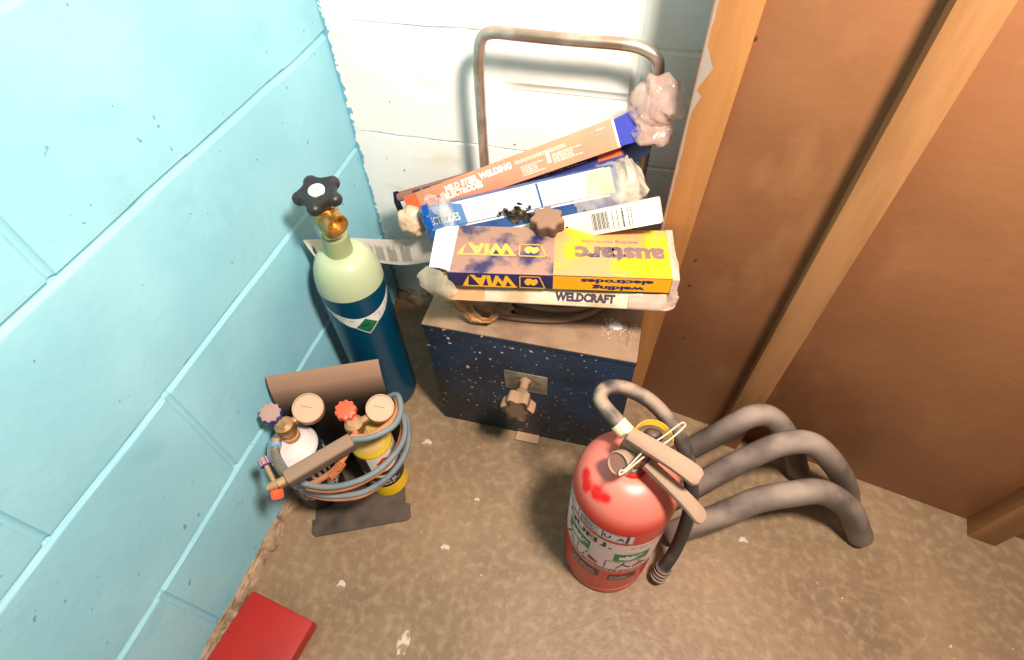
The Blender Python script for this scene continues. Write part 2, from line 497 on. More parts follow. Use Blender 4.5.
sc_ = PL0 + pu * 0.235 + V((0, 0, .975))
mb.box((0.045, 0.035, 1.95), Matrix.Translation(sc_ + pn * 0.0115) @ WZ, m_stud, 0.002)
mb.build('trim_2', kind='structure')
mb = MB()
mb.box((0.045, 0.035, 1.95), Matrix.Translation(PL0 + pu * 0.70 + V((0, 0, .975)) + pn * 0.0115) @ WZ, m_stud, 0.002)
mb.build('trim_3', kind='structure')

# ================================================================== ARC WELDER
m_wblue = mat('chipped_navy_enamel', (30, 48, 68), .5, col2=(24, 36, 50), vscale=9, bump=.2, bscale=90, chips=(206, 170, 150), cscale=105, cthr=0.035,
              streak=(34, .64, .72, (60, 78, 86), (1, 1, 1.2)), dust=(190, 152, 122), damt=1.0, dnlo=.05, dnhi=.2)
m_steel = mat('bent_steel_tube', (206, 194, 180), .30, .8, col2=(170, 148, 130), vscale=16, dust=(180, 146, 120), damt=.25)
m_dust = mat('thick_brown_dust', (150, 121, 96), .9, col2=(132, 104, 82), vscale=18, bump=.4, bscale=120)
m_black = mat('black_plastic', (26, 24, 24), .45, dust=DUST, damt=.25, dlo=.5, dhi=1)
m_flake = mat('white_flakes', (255, 253, 248), .9)
wroot = thing('arc_welder', (-.148, .66, 0), 'squat navy arc welder with a dusty brown lid, chipped paint and tall tubular steel handle', 'welder')
WX0, WX1, WY0, WY1, WZ0, WZT = -.3335, .0425, .5435, .775, .003, .323
wyaw = Matrix.Translation(V((-.147, .66, 0))) @ Matrix.Rotation(math.radians(0.6), 4, 'Z') @ Matrix.Translation(V((.147, -.66, 0)))
def W(x, y, z): return wyaw @ V((x, y, z))
mb = MB()
mb.box((WX1 - WX0 - .002, WY1 - WY0 - .002, WZT - WZ0 - .008), wyaw @ T((WX0 + WX1) / 2, (WY0 + WY1) / 2, (WZ0 + WZT - .008) / 2), m_wblue, .003, 2)
mb.build('body', wroot)
mb = MB()
mb.box((WX1 - WX0, WY1 - WY0, .012), wyaw @ T((WX0 + WX1) / 2, (WY0 + WY1) / 2, WZT - .006), m_wblue, .0025, 2)
mb.box((WX1 - WX0 - .001, WY1 - WY0 - .001, .003), wyaw @ T((WX0 + WX1) / 2, (WY0 + WY1) / 2, WZT - .0005), m_dust, .0012, 2)
# scratches in the dust of the lid
m_scr = mat('scratch_in_dust', (104, 78, 62), .8)
for a, b in (((453, 300), (449, 312)), ((627, 322), (627, 346)), ((629, 322), (629, 340))):
    mb.tube([at(*a, z=WZT + .0012), at(*b, z=WZT + .0012)], .0005, m_scr, 6, 0)
mb.build('lid', wroot, label='lid thick with brown dust')
mb = MB()
rnd = random.Random(3)
for i in range(420):  # small white flecks on the lid, thickest at the centre
    r = abs(rnd.gauss(0, .016)); a = rnd.uniform(0, 2 * PI); c = at(616, 327, z=WZT) + V((r * math.cos(a) * 1.25, r * math.sin(a) * .8, 0))
    if c.x > .036: continue
    s_ = rnd.uniform(.0005, .0016) * (2.0 if r < .009 else .7)
    mb.add([c + V((s_ * math.cos(k) * rnd.uniform(.6, 1), s_ * math.sin(k) * rnd.uniform(.6, 1), .0016)) for k in (0, 1, 2, 3, 4, 5)] + [c + V((0, 0, .0026))],
           [(0, 1, 6), (1, 2, 6), (2, 3, 6), (3, 4, 6), (4, 5, 6), (5, 0, 6)], m_flake)
mb.build('flake_scatter', wroot, kind='stuff', label='scatter of white flakes on the lid')
# dial plate
m_plate = mat('dulled_aluminium_plate', (142, 134, 112), .5, .35, col2=(118, 110, 94), vscale=40)
m_ink = mat('dark_ink', (44, 48, 54), .6)
m_inkb = mat('blue_ink', (44, 62, 96), .6)
fy = WY0 + .0008
cx, cz = -.1455, .2020; pw, ph = .041, .0290
mb = MB()
mb.box((pw * 2, .0016, ph * 2), wyaw @ T(cx, fy - .0006, cz), m_plate, .0006, 2)
fc = Face(mb, W(cx, fy - .0014, cz), (wyaw.to_3x3() @ V((1, 0, 0))), (0, 0, 1), base=.0002)
arc = lambda r, a: (r * math.cos(a) * 1.35, -.004 + r * math.sin(a))
for r0, r1 in ((.0205, .0213), (.0165, .0171)):
    for i in range(28):
        a0, a1 = PI * (.04 + .92 * i / 28), PI * (.04 + .92 * (i + 1) / 28)
        fc.quad([arc(r0, a0), arc(r1, a0), arc(r1, a1), arc(r0, a1)], m_ink)
for i in range(13):
    a = PI * (.04 + .92 * i / 12)
    fc.quad([arc(.0171, a - .02), arc(.0205, a - .02), arc(.0205, a + .02), arc(.0171, a + .02)], m_ink)
fc.rect(-.031, -.013, -.010, -.0105, m_inkb); fc.rect(.010, -.013, .031, -.0105, m_inkb)
fc.lines(-.033, -.0205, .033, -.0155, 2, m_ink, seed=5)
mb.build('dial_plate', wroot, label='grey metal dial plate with a curved scale')
# front crank knob: stem, flared neck, lobed grip, pointing out and a little down
m_knobd = mat('dusty_brown_bakelite', (66, 50, 38), .5, dust=(162, 128, 100), damt=1, dlo=.05, dhi=.45, dnlo=.1, dnhi=.3)
m_knobf = mat('worn_knob_face', (62, 46, 32), .45, col2=(116, 92, 62), vscale=60, bump=.6, bscale=120)
kO = W(-.1455, .5400, .209); kd = (at(517, 410, y=.472) - kO).normalized(); ka = axis(kO, kd) @ Matrix.Scale(1.28, 4)
mb = MB(); mb.lathe([(.0085, -.002), (.0085, .002), (.0062, .003), (.0062, .020), (.0085, .024)], ka, m_knobd, 24)
stem = mb.build('selector_knob', wroot)
mb = MB(); mb.lathe([(.0075, .018), (.010, .022), (.015, .032), (.0185, .040), (.0185, .041)], ka, m_knobd, 32)
mb.lobed(.0215, .0028, 6, [(.80, .036), (.98, .038), (1.0, .041), (1.0, .052), (.95, .0550), (.9, .0560)], ka, m_knobd)
mb.lobed(.0195, .0026, 6, [(1.0, .0555), (.98, .0568), (.72, .0563), (.70, .0550), (.3, .0558)], ka, m_knobf)
mb.build('grip', stem)
# top crank knob standing up behind the electrode carton
tk = at(549, 206, z=.525); tb = V((tk.x, tk.y, WZT))
ta = axis(tb, (0.0, -.06, 1))
mb = MB(); mb.lathe([(.011, -.001), (.011, .006), (.0055, .008), (.0055, .15), (.0115, .152), (.0125, .165), (.010, .168)], ta, m_black, 24)
tstem = mb.build('crank_stem', wroot)
mb = MB()
m_knobt = mat('brown_dust_knob', (84, 62, 50), .7, dust=(140, 108, 88), damt=1, dlo=.1, dhi=.6, dnlo=.1, dnhi=.3, bump=.3)
mb.lobed(.0245, .0028, 7, [(.75, .166), (.97, .168), (1.0, .171), (1.0, .186), (.97, .189), (.88, .191), (.4, .1915)], ta, m_knobt, ph=.5)
mb.build('crank_knob', tstem)
# tall tubular handle at the back
yh = .795; hz = .692
pts = [(-.283, yh, .010), (-.281, yh, .30), (-.277, yh, .62), (-.274, yh, hz - .018), (-.268, yh, hz + .010), (-.250, yh, hz + .020), (-.21, yh, hz + .020),
       (-.14, yh, hz + .019), (-.06, yh, hz + .019), (-.030, yh, hz + .014), (-.012, yh, hz + .002), (-.007, yh, hz - .02), (-.006, yh, .62), (-.006, yh, .30), (-.006, yh, .010)]
mb = MB(); mb.tube(pts, .0088, m_steel, 18, 6); mb.build('tube_handle', wroot)
for sx in (-.282, -.006):
    mb = MB(); mb.box((.03, .012, .03), T(sx, .782, .27), m_wblue, .002); mb.build('handle_bracket', wroot)
# feet and little front bracket
for fx, fy_ in ((-.30, .57), (.01, .57), (-.30, .745), (.01, .745)):
    mb = MB(); mb.lathe([(.012, 0), (.014, .002), (.011, .014)], wyaw @ T(fx, fy_, 0), m_black, 18); mb.build('foot', wroot)
mb = MB(); b0, b1 = at(515, 437, z=.004), at(537, 444, z=.004)
c = (b0 + b1) / 2
mb.box(((b1 - b0).length, .03, .003), wyaw @ T(c.x, c.y + .012, .0035), m_wblue, .001)
mb.box(((b1 - b0).length * .9, .003, .014), wyaw @ T(c.x, c.y + .028, .009), m_wblue, .001)
mb.build('front_bracket', wroot)

# ================================================================== ARGON BOTTLE
A = at(391, 388, z=0); A = V((A.x, A.y, 0)); AR = .0595
broot = thing('gas_cylinder', A, 'tall dark blue gas bottle with pale green shoulder standing beside the blue wall', 'gas cylinder')
m_teal = mat('deep_teal_enamel', (4, 64, 90), .30, col2=(4, 58, 82), vscale=5, spec=.5)
m_pale = mat('pale_green_enamel', (186, 196, 158), .30, col2=(178, 190, 150), vscale=6, chips=(96, 100, 70), cscale=60, cthr=-.12)
m_collar = mat('olive_collar', (150, 162, 118), .4)
m_brass = mat('brass', (222, 176, 104), .33, .8, col2=(176, 130, 70), vscale=30, bump=.15)
m_rubw = mat('black_moulded_plastic', (40, 38, 38), .42)
m_ptfe = mat('white_thread_tape', (240, 238, 232), .6)
BND = .361
mb = MB(); mb.lathe([(AR - .006, 0), (AR - .001, .004), (AR, .010), (AR, BND - .0001), (AR, BND)], Matrix.Translation(A), m_teal, 64); mb.build('body', broot)
mb = MB()
prof = [(AR + .0002, BND - .001)]
for i in range(1, 15):
    t = i / 14; prof.append((.0225 + (AR - .0225) * math.cos(t * PI / 2) ** .75, BND + .066 * math.sin(t * PI / 2) ** 1.08))
mb.lathe(prof, Matrix.Translation(A), m_pale, 64); mb.build('shoulder', broot)
ZC = .464
mb = MB(); mb.lathe([(.0225, BND + .060), (.0225, ZC - .002), (.0215, ZC), (.0175, ZC), (.0170, ZC - .004), (.012, ZC - .004)], Matrix.Translation(A), m_collar, 40); mb.build('neck_ring', broot)
# label with green diamond
m_lab = mat('white_label', (226, 224, 216), .5)
m_diam = mat('green_diamond', (10, 104, 72), .5)
m_redink = mat('red_ink', (196, 40, 44), .5)
mb = MB(); a0 = math.atan2(-A.y, -A.x) + .0
fc = Face(mb, cyl=((A.x, A.y, 0), AR, a0), base=.0005)
def cres(t): 
    zl = .268 + .040 * abs(t) ** 1.9 * 1.0
    return zl
HW = .074
n = 40
for i in range(n):
    x0, x1 = -HW + 2 * HW * i / n, -HW + 2 * HW * (i + 1) / n
    def lo(x): return .287 + .050 * (abs(x) / HW) ** 2
    def hi(x):
        e = abs(x) / HW
        return .315 + .026 * e ** 2 + (0 if e < .93 else -(e - .93) / .07 * .010)
    fc.quad([(x0, lo(x0)), (x1, lo(x1)), (x1, hi(x1)), (x0, hi(x0))], m_lab)
fc.up()
def bend(fc, t, xs, zoff, h, m, bold=0.0):
    x = xs
    for ch in t:
        if ch != ' ':
            e = abs(x) / HW; z = .301 + .038 * e * e + zoff
            sl = 2 * .038 * x / HW ** 2; q = h * .38; fc.quad([(x - q, z - q * sl - h * .22), (x + q, z + q * sl - h * .22), (x + q, z + q * sl + h * .22), (x - q, z - q * sl + h * .22)], m)
        x += h * .95
bend(fc, 'xxxxx xxx xx', -.066, .006, .0042, m_ink, .03)
bend(fc, 'xxxxx', .018, .007, .0030, m_redink)
for r_ in range(5):
    bend(fc, 'xxxx xxx xxxxx xx xxxxx', .026, .004 - r_ * .0030, .0020, m_ink)
    bend(fc, 'xxx xxxx xxxx', -.062, -.001 - r_ * .0030, .0019, m_ink)
fc.up(.0004)
dz = .293; ds = .0225
fc.quad([(-ds, dz), (0, dz - ds), (ds, dz), (0, dz + ds)], m_lab); fc.up()
ds = .0200
fc.quad([(-ds, dz), (0, dz - ds), (ds, dz), (0, dz + ds)], m_diam); fc.up()
m_dkg = mat('dark_green_ink', (8, 50, 38), .5)
fc.quad([(-.010, dz + .0005), (.004, dz + .0015), (.007, dz + .0050), (-.007, dz + .004)], m_dkg)
fc.text('2', 0, dz - .012, .0045, m_dkg, bold=.03)
mb.build('label', broot, label='white curved label with a green diamond')
# valve
mb = MB(); AM = Matrix.Translation(A)
mb.lathe([(.0165, ZC - .004), (.0165, ZC + .003), (.0150, ZC + .0035)], AM, m_ptfe, 30); mb.build('thread_tape', broot)
lean = (at(317, 190, z=.566) - V((A.x, A.y, .462)))
vd = lean.normalized(); VA = axis(V((A.x, A.y, ZC)), vd)
mb = MB()
mb.lathe([(.0160, 0), (.0165, .004), (.0145, .006), (.0145, .012), (.0150, .018), (.0195, .024), (.0205, .040), (.0205, .054), (.0190, .062), (.0175, .064), (.0175, .072), (.0140, .074), (.0140, .080), (.007, .081), (.007, .096)], VA, m_brass, 32)
vpt = VA @ V((0, 0, .045))
od = (at(345, 224, z=.475) - V((A.x, A.y, .475))); od = V((.85, -.52, -.04)).normalized()
OA = axis(vpt, od)
mb.lathe([(.0165, -.004), (.0185, .008), (.0190, .022), (.0180, .032), (.0145, .0325), (.0128, .026), (.0120, .012), (.0040, .011), (.0040, .020), (.0015, .0205)], OA, m_brass, 40)
mb.box((.012, .010, .022), VA @ T(-.016, .004, .045), m_brass, .003)
valve = mb.build('valve', broot)
mb = MB()
wd = (vd + V((-.05, -.10, .25))).normalized()
HA = axis(VA @ V((0, 0, .092)), wd)
mb.lobed(.0315, .0034, 5, [(.40, -.008), (.85, -.006), (.97, -.001), (1.0, .003), (.97, .008), (.88, .0115), (.55, .0125), (.42, .0115), (.40, .0095), (.1, .0095)], HA, m_rubw, sharp=.8, ph=.6)
for q in range(5):
    a = (2 * PI * q - .6) / 5
    mb.blob(HA @ V((.0275 * math.cos(a), .0275 * math.sin(a), .0025)), (.0118, .0118, .0108), m_rubw, 3, 0)
hw = mb.build('handwheel', broot, label='black five-lobed handwheel')
mb = MB(); mb.lathe([(.0125, .0085), (.0125, .0125), (.0118, .0130)], HA, m_lab, 30)
fc = Face(mb, HA @ V((0, 0, .0132)), HA.to_3x3() @ V((1, 0, 0)), HA.to_3x3() @ V((0, 1, 0)), base=.0001); fc.lines(-.008, -.002, .008, .002, 2, m_ink, seed=2)
mb.build('badge', hw, label='round white badge')

# ================================================================== TORCH KIT
E0, E1 = at(312, 538, z=0), at(411, 520, z=0)
ku = (E1 - E0).normalized(); kv = V((-ku.y, ku.x, 0))
def K(u, v, z): return V((E0.x, E0.y, 0)) + ku * u + kv * v + V((0, 0, z))
KM = fr(E0, ku, kv)
m_kblk = mat('black_painted_steel', (26, 23, 22), .5, dust=(156, 122, 98), damt=.95, dlo=.0, dhi=.35, dnlo=.15, dnhi=.3, bump=.15)
m_kbase = mat('dusty_dark_steel', (52, 44, 40), .55, dust=(98, 82, 70), damt=.7, dlo=.4, dhi=.9, col2=(60, 52, 46), vscale=12)
kroot = thing('cylinder_carrier', K(.1, .09, 0), 'black steel carrier with notched base and dusty curved top edge holding two small gas cylinders', 'carrier')
def rc(pts, r, n=5):
    out = []; k = len(pts)
    for i in range(k):
        p0, p, p1 = V(pts[i - 1]), V(pts[i]), V(pts[(i + 1) % k])
        a = (p0 - p); b = (p1 - p); rr = min(r, a.length * .45, b.length * .45); a.normalize(); b.normalize()
        s_, e_ = p + a * rr, p + b * rr
        for q in range(n + 1):
            t = q / n; out.append(tuple((s_ * (1 - t) ** 2 + p * 2 * t * (1 - t) + e_ * t * t)))
    return out
LW = .1907
mb = MB()
out = rc([(0, 0), (LW, 0), (LW, .034), (LW - .009, .034), (LW - .009, .15), (.006, .15), (.006, .034), (0, .034)], .012)
mb.prism(out, .0005, .0035, KM, m_kbase); mb.build('base_plate', kroot)
mb = MB(); P = []
sec = [(.149, .001), (.149, .10), (.149, .20), (.149, .222)]
for i in range(1, 9):
    a = PI / 2 * i / 8 * .8; sec.append((.149 + .034 * (1 - math.cos(a)), .222 + .082 * math.sin(a)))
UR = .196
for k in range(13):
    u = .0065 + (UR - .0065) * k / 12
    P.append([K(u, v, z) for v, z in sec])
mb.sheet(P, m_kblk, .0022); mb.build('back_plate', kroot)

m_yel = mat('yellow_enamel', (246, 204, 24), .35)
m_yeld = mat('dusty_yellow_shoulder', (206, 178, 62), .5, dust=(182, 146, 98), damt=.85, dnlo=.2, dnhi=.5, dlo=.3, dhi=.8)
m_wht = mat('white_enamel', (236, 226, 226), .3, dust=(214, 178, 156), damt=.35)
m_blkl = mat('black_label', (18, 18, 20), .4)
m_gdust = mat('dusty_gauge_boot', (120, 90, 64), .6, dust=(200, 168, 140), damt=1, dlo=.0, dhi=.35, dnlo=.1, dnhi=.25, bump=.25)
m_gboot = mat('tan_gauge_boot', (172, 138, 102), .55, col2=(142, 112, 80), vscale=25)
m_brd = mat('dusty_brass', (178, 136, 84), .35, .8, dust=(190, 156, 126), damt=.7, dnlo=.3, dnhi=.5)
m_bknob = mat('blue_plastic', (50, 52, 132), .45, dust=(176, 144, 130), damt=.9, dlo=.55, dhi=.9, dnlo=.1, dnhi=.3)
m_oknob = mat('orange_red_plastic', (244, 92, 56), .4)
camdir = lambda p: (CAM - p).normalized()
def regulator(root, gp, gr, kp, kr, body, bot_top, mknob, tilt=.55):
    """brass body screwed on the neck, round gauge in a rubber boot, lobed knob"""
    mb = MB()
    mb.lathe([(.0145, 0), (.0145, .008), (.0115, .009), (.0115, .022), (.0165, .024), (.0175, .034), (.0160, .042), (.0120, .046), (.0100, .048)], Matrix.Translation(body - V((0, 0, .040))), m_brd, 6 * 5)
    mb.tube([body - V((0, 0, .005)), gp + (body - gp) * .1 - V((0, 0, .010))], .0075, m_brd, 14, 0)
    reg = mb.build('regulator', root)
    gd = (V((0, 0, 1)) * (1 - tilt) + camdir(gp) * tilt).normalized(); G = axis(gp, gd)
    mb = MB(); mb.lathe([(gr * .55, -.020), (gr * .92, -.018), (gr, -.015), (gr * 1.02, -.004), (gr, .001), (gr * .97, .0025, m_gdust), (gr * .9, .0028, m_gdust), (gr * .87, .0012, m_gdust), (gr * .3, .0018, m_gdust), (.0001, .002, m_gdust)], G, m_gboot, 48)
    # smudged pointer mark
    fc = Face(mb, G @ V((0, 0, .0022)), G.to_3x3() @ V((1, 0, 0)), G.to_3x3() @ V((0, 1, 0)), base=.0002)
    fc.quad([(-gr * .45, -.0006), (gr * .3, .0012), (gr * .3, .0022), (-gr * .45, .0006)], mat('smudge', (150, 116, 88), .8))
    mb.build('gauge', reg)
    kd_ = (V((0, 0, 1)) * .6 + camdir(kp) * .4).normalized(); Kx = axis(kp, kd_)
    mb = MB(); mb.lathe([(.0075, -.028), (.0085, -.006), (.0085, .002)], Kx, m_brd, 20)
    mb.lobed(kr * .93, kr * .07, 10, [(.80, -.012), (.97, -.010), (1, -.006), (1, .004), (.95, .0075), (.7, .009), (.3, .0092)], Kx, mknob)
    mb.build('pressure_knob', reg)
    return reg
# fuel cylinder
FC = at(390, 479, z=.0035); FR = .0370
froot = thing('fuel_gas_cylinder', (FC.x, FC.y, .0035), 'small yellow fuel cylinder with red diamond label and orange-red knob on its regulator', 'gas cylinder')
FM = T(FC.x, FC.y, .0035)
mb = MB(); mb.lathe([(FR - .004, 0), (FR, .004), (FR, .170), (FR - .001, .175, m_yeld), (FR - .006, .184, m_yeld), (FR - .016, .192, m_yeld), (.016, .197, m_yeld), (.012, .198, m_yeld)], FM, m_yel, 48)
mb.build('body', froot)
mb = MB(); fa = math.atan2(-FC.y, -FC.x) - .05
fc = Face(mb, cyl=((FC.x, FC.y, .0035), FR, fa), base=.0005)
fc.rect(-.050, .046, .076, .166, m_blkl); fc.up()
fc.rect(-.022, .108, .058, .166, m_lab); fc.quad([(-.045, .094), (.060, .078), (.060, .086), (-.045, .104)], m_lab)
fc.up(); s_ = .0155; fc.quad([(.006 - s_, .142), (.006, .142 - s_), (.006 + s_, .142), (.006, .142 + s_)], m_redink); fc.up()
fc.text('2', .006, .135, .005, m_lab, bold=.03); fc.poly([(.003, .141), (.009, .141), (.006, .149)], m_lab)
fc.lines(.026, .112, .055, .162, 10, m_ink, seed=8)
fc.lines(-.035, .066, .015, .076, 1, m_lab, seed=10); fc.lines(-.04, .056, .03, .064, 2, m_lab, seed=9)
mb.build('label', froot, label='black and white label with a red diamond')
FT = V((FC.x, FC.y, .0035))
regulator(froot, at(380, 408, z=.250), .0245, at(346, 411, z=.256), .0185, V((FC.x - .012, FC.y - .006, .238)), .2, m_oknob)
mb = MB(); mb.lathe([(.007, 0), (.007, .006), (.0035, .007), (.0035, .009)], T(*(at(333, 428, z=.205))), m_yel, 16)
# oxygen cylinder
OC = V((-.5175, .326, .0035)); OR = .0455
oroot = thing('oxygen_cylinder', OC, 'white-topped gas cylinder with black label and dark blue regulator knob at the wall side', 'gas cylinder')
OMx = Matrix.Translation(OC)
mb = MB(); mb.lathe([(OR - .004, 0), (OR, .004), (OR, .176), (OR - .001, .180, m_wht), (OR - .003, .186, m_wht), (OR - .012, .196, m_wht), (.018, .203, m_wht), (.013, .204, m_wht)], OMx, m_blkl, 48)
mb.build('body', oroot)
mb = MB(); fc = Face(mb, cyl=((OC.x, OC.y, OC.z), OR, math.atan2(-OC.y, -OC.x) + .35), base=.0005)
fc.rect(-.070, .168, .075, .176, m_inkb); fc.up()
rnd = random.Random(4)
for i in range(7):
    x = -.02 + i * .011; fc.quad([(x, .10), (x + .006, .10), (x + .003, .160), (x - .002, .160)], m_lab)
fc.lines(-.06, .05, .06, .09, 6, m_lab, seed=12)
mb.build('label', oroot, label='black label with white strokes and a blue rim')
regulator(oroot, at(308, 408, z=.252), .0265, at(271, 414, z=.268), .0185, at(284, 425, z=.250), .2, m_bknob)
# neat outlet nut with blue band
m_nut = mat('pale_blue_band', (120, 160, 206), .5)
on = at(277, 438, z=.236)
mb = MB(); mb.lathe([(.0085, 0), (.0085, .006), (.0092, .006, m_nut), (.0092, .015, m_nut), (.0085, .0151), (.0080, .022)], axis(on, (at(275, 452, z=.225) - on)), m_brd, 18); mb.build('outlet_nut', oroot)

# torch with its hoses
m_hose = mat('blue_grey_rubber_hose', (108, 128, 136), .55, col2=(92, 112, 124), vscale=20, dust=(150, 140, 130), damt=.5, dnlo=.3, dnhi=.6)
m_hoso = mat('orange_rubber_hose', (206, 118, 66), .5, col2=(180, 108, 68), vscale=20, dust=(190, 146, 110), damt=.5, dnlo=.3, dnhi=.6)
m_spring = mat('steel_spring', (168, 158, 144), .35, .7, dust=(180, 150, 120), damt=.4)
m_torch = mat('dusty_torch_grip', (88, 76, 68), .5, dust=(150, 124, 104), damt=.9, dlo=.1, dhi=.7, dnlo=.1, dnhi=.3)
R_, L_ = at(353, 441, z=.262), at(286, 480, z=.262)
troot = thing('gas_welding_torch', L_, 'grey-gripped gas torch with coiled blue and orange twin hose lying across the small cylinders', 'welding torch')
td = (R_ - L_).normalized(); side = td.cross(V((0, 0, 1))).normalized()
TM = fr((R_ + L_) / 2, td, V((0, 0, 1)).cross(td))
mb = MB()
hl = (R_ - L_).length / 2; rings = []
for t, sc in ((-1, .7), (-.985, .9), (-.96, 1), (.96, 1), (.985, .92), (1, .75)):
    ring = []
    for q in range(32):
        a = 2 * PI * q / 32; rr = .0132 * sc
        c_, s_ = math.cos(a), math.sin(a); k = 1 / (abs(c_) ** 4 + abs(s_) ** 4) ** .25
        ring.append(TM @ V((t * hl, rr * c_ * k, rr * s_ * k * .92)))
    rings.append(ring)
mb.loft(rings, m_torch)
mb.tube([TM @ V((-hl * .97, -.002, .0112)), TM @ V((hl * .97, -.002, .0112))], .0006, m_ink, 6, 0)
mb.build('grip', troot)
mb = MB(); l2 = at(269, 488, z=.258)
mb.tube([L_ + td * .004, L_ - td * .012], .0085, m_brd, 18, 0); mb.tube([L_ - td * .010, l2], [.0085, .0075], m_brd, 18, 0)
hd = mb.build('valve_block', troot)
for px, py, m_, r_ in ((277, 493, m_oknob, .0095), (265, 463, m_bknob, .0095)):
    kp = at(px, py, z=.255 if m_ is m_oknob else .27)
    base = L_ - td * .016
    dr = (kp - base).normalized(); kx = axis(kp, dr)
    mb = MB(); mb.tube([base, kp], .004, m_brd, 12, 0)
    mb.lobed(r_ * .94, r_ * .06, 12, [(.8, -.006), (.97, -.005), (1, -.003), (1, .005), (.93, .008), (.6, .009), (.2, .0092)], kx, m_)
    mb.build('blue_valve_knob' if m_ is m_bknob else 'orange_valve_knob', troot)
# hoses (pixel, height)
def run(pts): return [at(x, y, z=z) for x, y, z in pts]
def krun(pts):
    out = []
    for p in run(pts):
        d = V((p.x - E0.x, p.y - E0.y, 0)).dot(kv)
        if d > .138: p = p - kv * (d - .138)
        out.append(p)
    return out
hb = .0052
blue_path = [(351, 440, 0.262), (368, 438, 0.264), (382, 433, 0.262), (395, 424, 0.258), (401, 410, 0.252), (398, 396, 0.242), (390, 386, 0.232), (380, 384, 0.215), (385, 392, 0.2), (397, 404, 0.205), (405, 424, 0.205), (401, 445, 0.205), (382, 467, 0.205), (358, 481, 0.205), (330, 487, 0.205), (306, 484, 0.21), (290, 475, 0.22), (279, 459, 0.232), (275, 446, 0.238)]
orange_path = [(351, 437, 0.258), (368, 436, 0.256), (382, 429, 0.252), (393, 420, 0.248), (398, 408, 0.242), (395, 396, 0.232), (387, 388, 0.22), (383, 388, 0.2), (391, 398, 0.188), (401, 412, 0.19), (403, 430, 0.19), (396, 451, 0.19), (380, 471, 0.19), (352, 486, 0.19), (328, 490, 0.192), (308, 487, 0.2), (318, 481, 0.21), (332, 472, 0.222), (343, 459, 0.232), (350, 445, 0.238), (356, 432, 0.236)]
blue2 = [(389, 392, 0.185), (400, 404, 0.18), (408, 424, 0.172), (407, 449, 0.166), (391, 474, 0.16), (366, 491, 0.158), (338, 496, 0.158), (312, 493, 0.165), (296, 485, 0.175), (286, 473, 0.185)]
orange2 = [(389, 396, 0.176), (400, 410, 0.17), (407, 432, 0.163), (404, 453, 0.158), (389, 477, 0.152), (366, 494, 0.149), (340, 499, 0.149), (314, 496, 0.156), (298, 487, 0.166), (288, 475, 0.176)]
mb = MB(); mb.tube(krun(blue_path), hb, m_hose, 14, 8); mb.build('blue_hose', troot)
mb = MB(); mb.tube(krun(orange_path), hb, m_hoso, 14, 8); mb.build('orange_hose', troot)
mb = MB(); mb.tube(krun(blue2), hb, m_hose, 14, 8); mb.build('blue_hose_loop', troot)
mb = MB(); mb.tube(krun(orange2), hb * .8, m_hoso, 14, 8); mb.build('orange_hose_loop', troot)
def spring(path, r, wire, turns, m, name, root):
    P = path; L = [0]
    for a, b in zip(P, P[1:]): L.append(L[-1] + (b - a).length)
    pts = []; N_ = turns * 10
    for i in range(N_ + 1):
        d = L[-1] * i / N_; k = max(j for j in range(len(L)) if L[j] <= d + 1e-9); k = min(k, len(P) - 2)
        t = (d - L[k]) / (L[k + 1] - L[k]); c = P[k].lerp(P[k + 1], t); tg = (P[k + 1] - P[k]).normalized()
        x = tg.cross(V((0, 0, 1))).normalized(); y = tg.cross(x); a = 2 * PI * i / 10
        pts.append(c + x * r * math.cos(a) + y * r * math.sin(a))
    mb = MB(); mb.tube(pts, wire, m, 6, 0); return mb.build(name, root)
spring(run([(275, 449, .238), (276, 458, .234), (279, 466, .230), (285, 474, .224), (291, 480, .219), (298, 485, .214)]), .0068, .0012, 24, m_spring, 'hose_spring', troot)
spring(run([(330, 477, .220), (337, 470, .226), (343, 462, .232)]), .0062, .0012, 10, m_hoso, 'hose_ferrule', troot)

# ================================================================== FIRE EXTINGUISHER
X0 = at(604, 551, z=0); X0 = V((X0.x, X0.y, 0)); XR = .0745
xroot = thing('fire_extinguisher', X0, 'dusty red fire extinguisher with white label and black hose, in front of the welder', 'fire extinguisher')
def hit(px, py):
    for k in range(400):
        z = .372 - .25 * k / 400; p = at(px, py, z=z); rr_ = math.hypot(p.x - X0.x, p.y - X0.y)
        rp = XR if z < .306 else .017 + (XR - .017) * math.cos(math.asin(min(1, (z - .306) / .066))) ** .85
        if rr_ <= rp: return p
    return p
m_red = mat('red_enamel', (204, 24, 16), .32, dust=(214, 122, 106), damt=.90, dlo=.10, dhi=.42, dnlo=.12, dnhi=.28, dscale=14, spec=.5, drough=.38, clean=[(tuple(hit(586, 473) - X0), .008), (tuple(hit(587, 486) - X0), .010), (tuple(hit(596, 493) - X0), .011), (tuple(hit(604, 497) - X0), .008)])
m_redc = mat('wiped_red_enamel', (226, 30, 26), .25)
XM = Matrix.Translation(X0)
prof = [(XR - .012, 0), (XR - .004, .002), (XR - .001, .008), (XR - .001, .026), (XR - .004, .030), (XR - .001, .034), (XR, .040), (XR, .306)]
for i in range(1, 41):
    a = PI / 2 * i / 40; prof.append((.017 + (XR - .017) * math.cos(a) ** .85, .306 + .066 * math.sin(a) ** 1.0))
prof += [(.0165, .380)]
mb = MB(); mb.lathe(prof, XM, m_red, 72); body = mb.build('body', xroot)

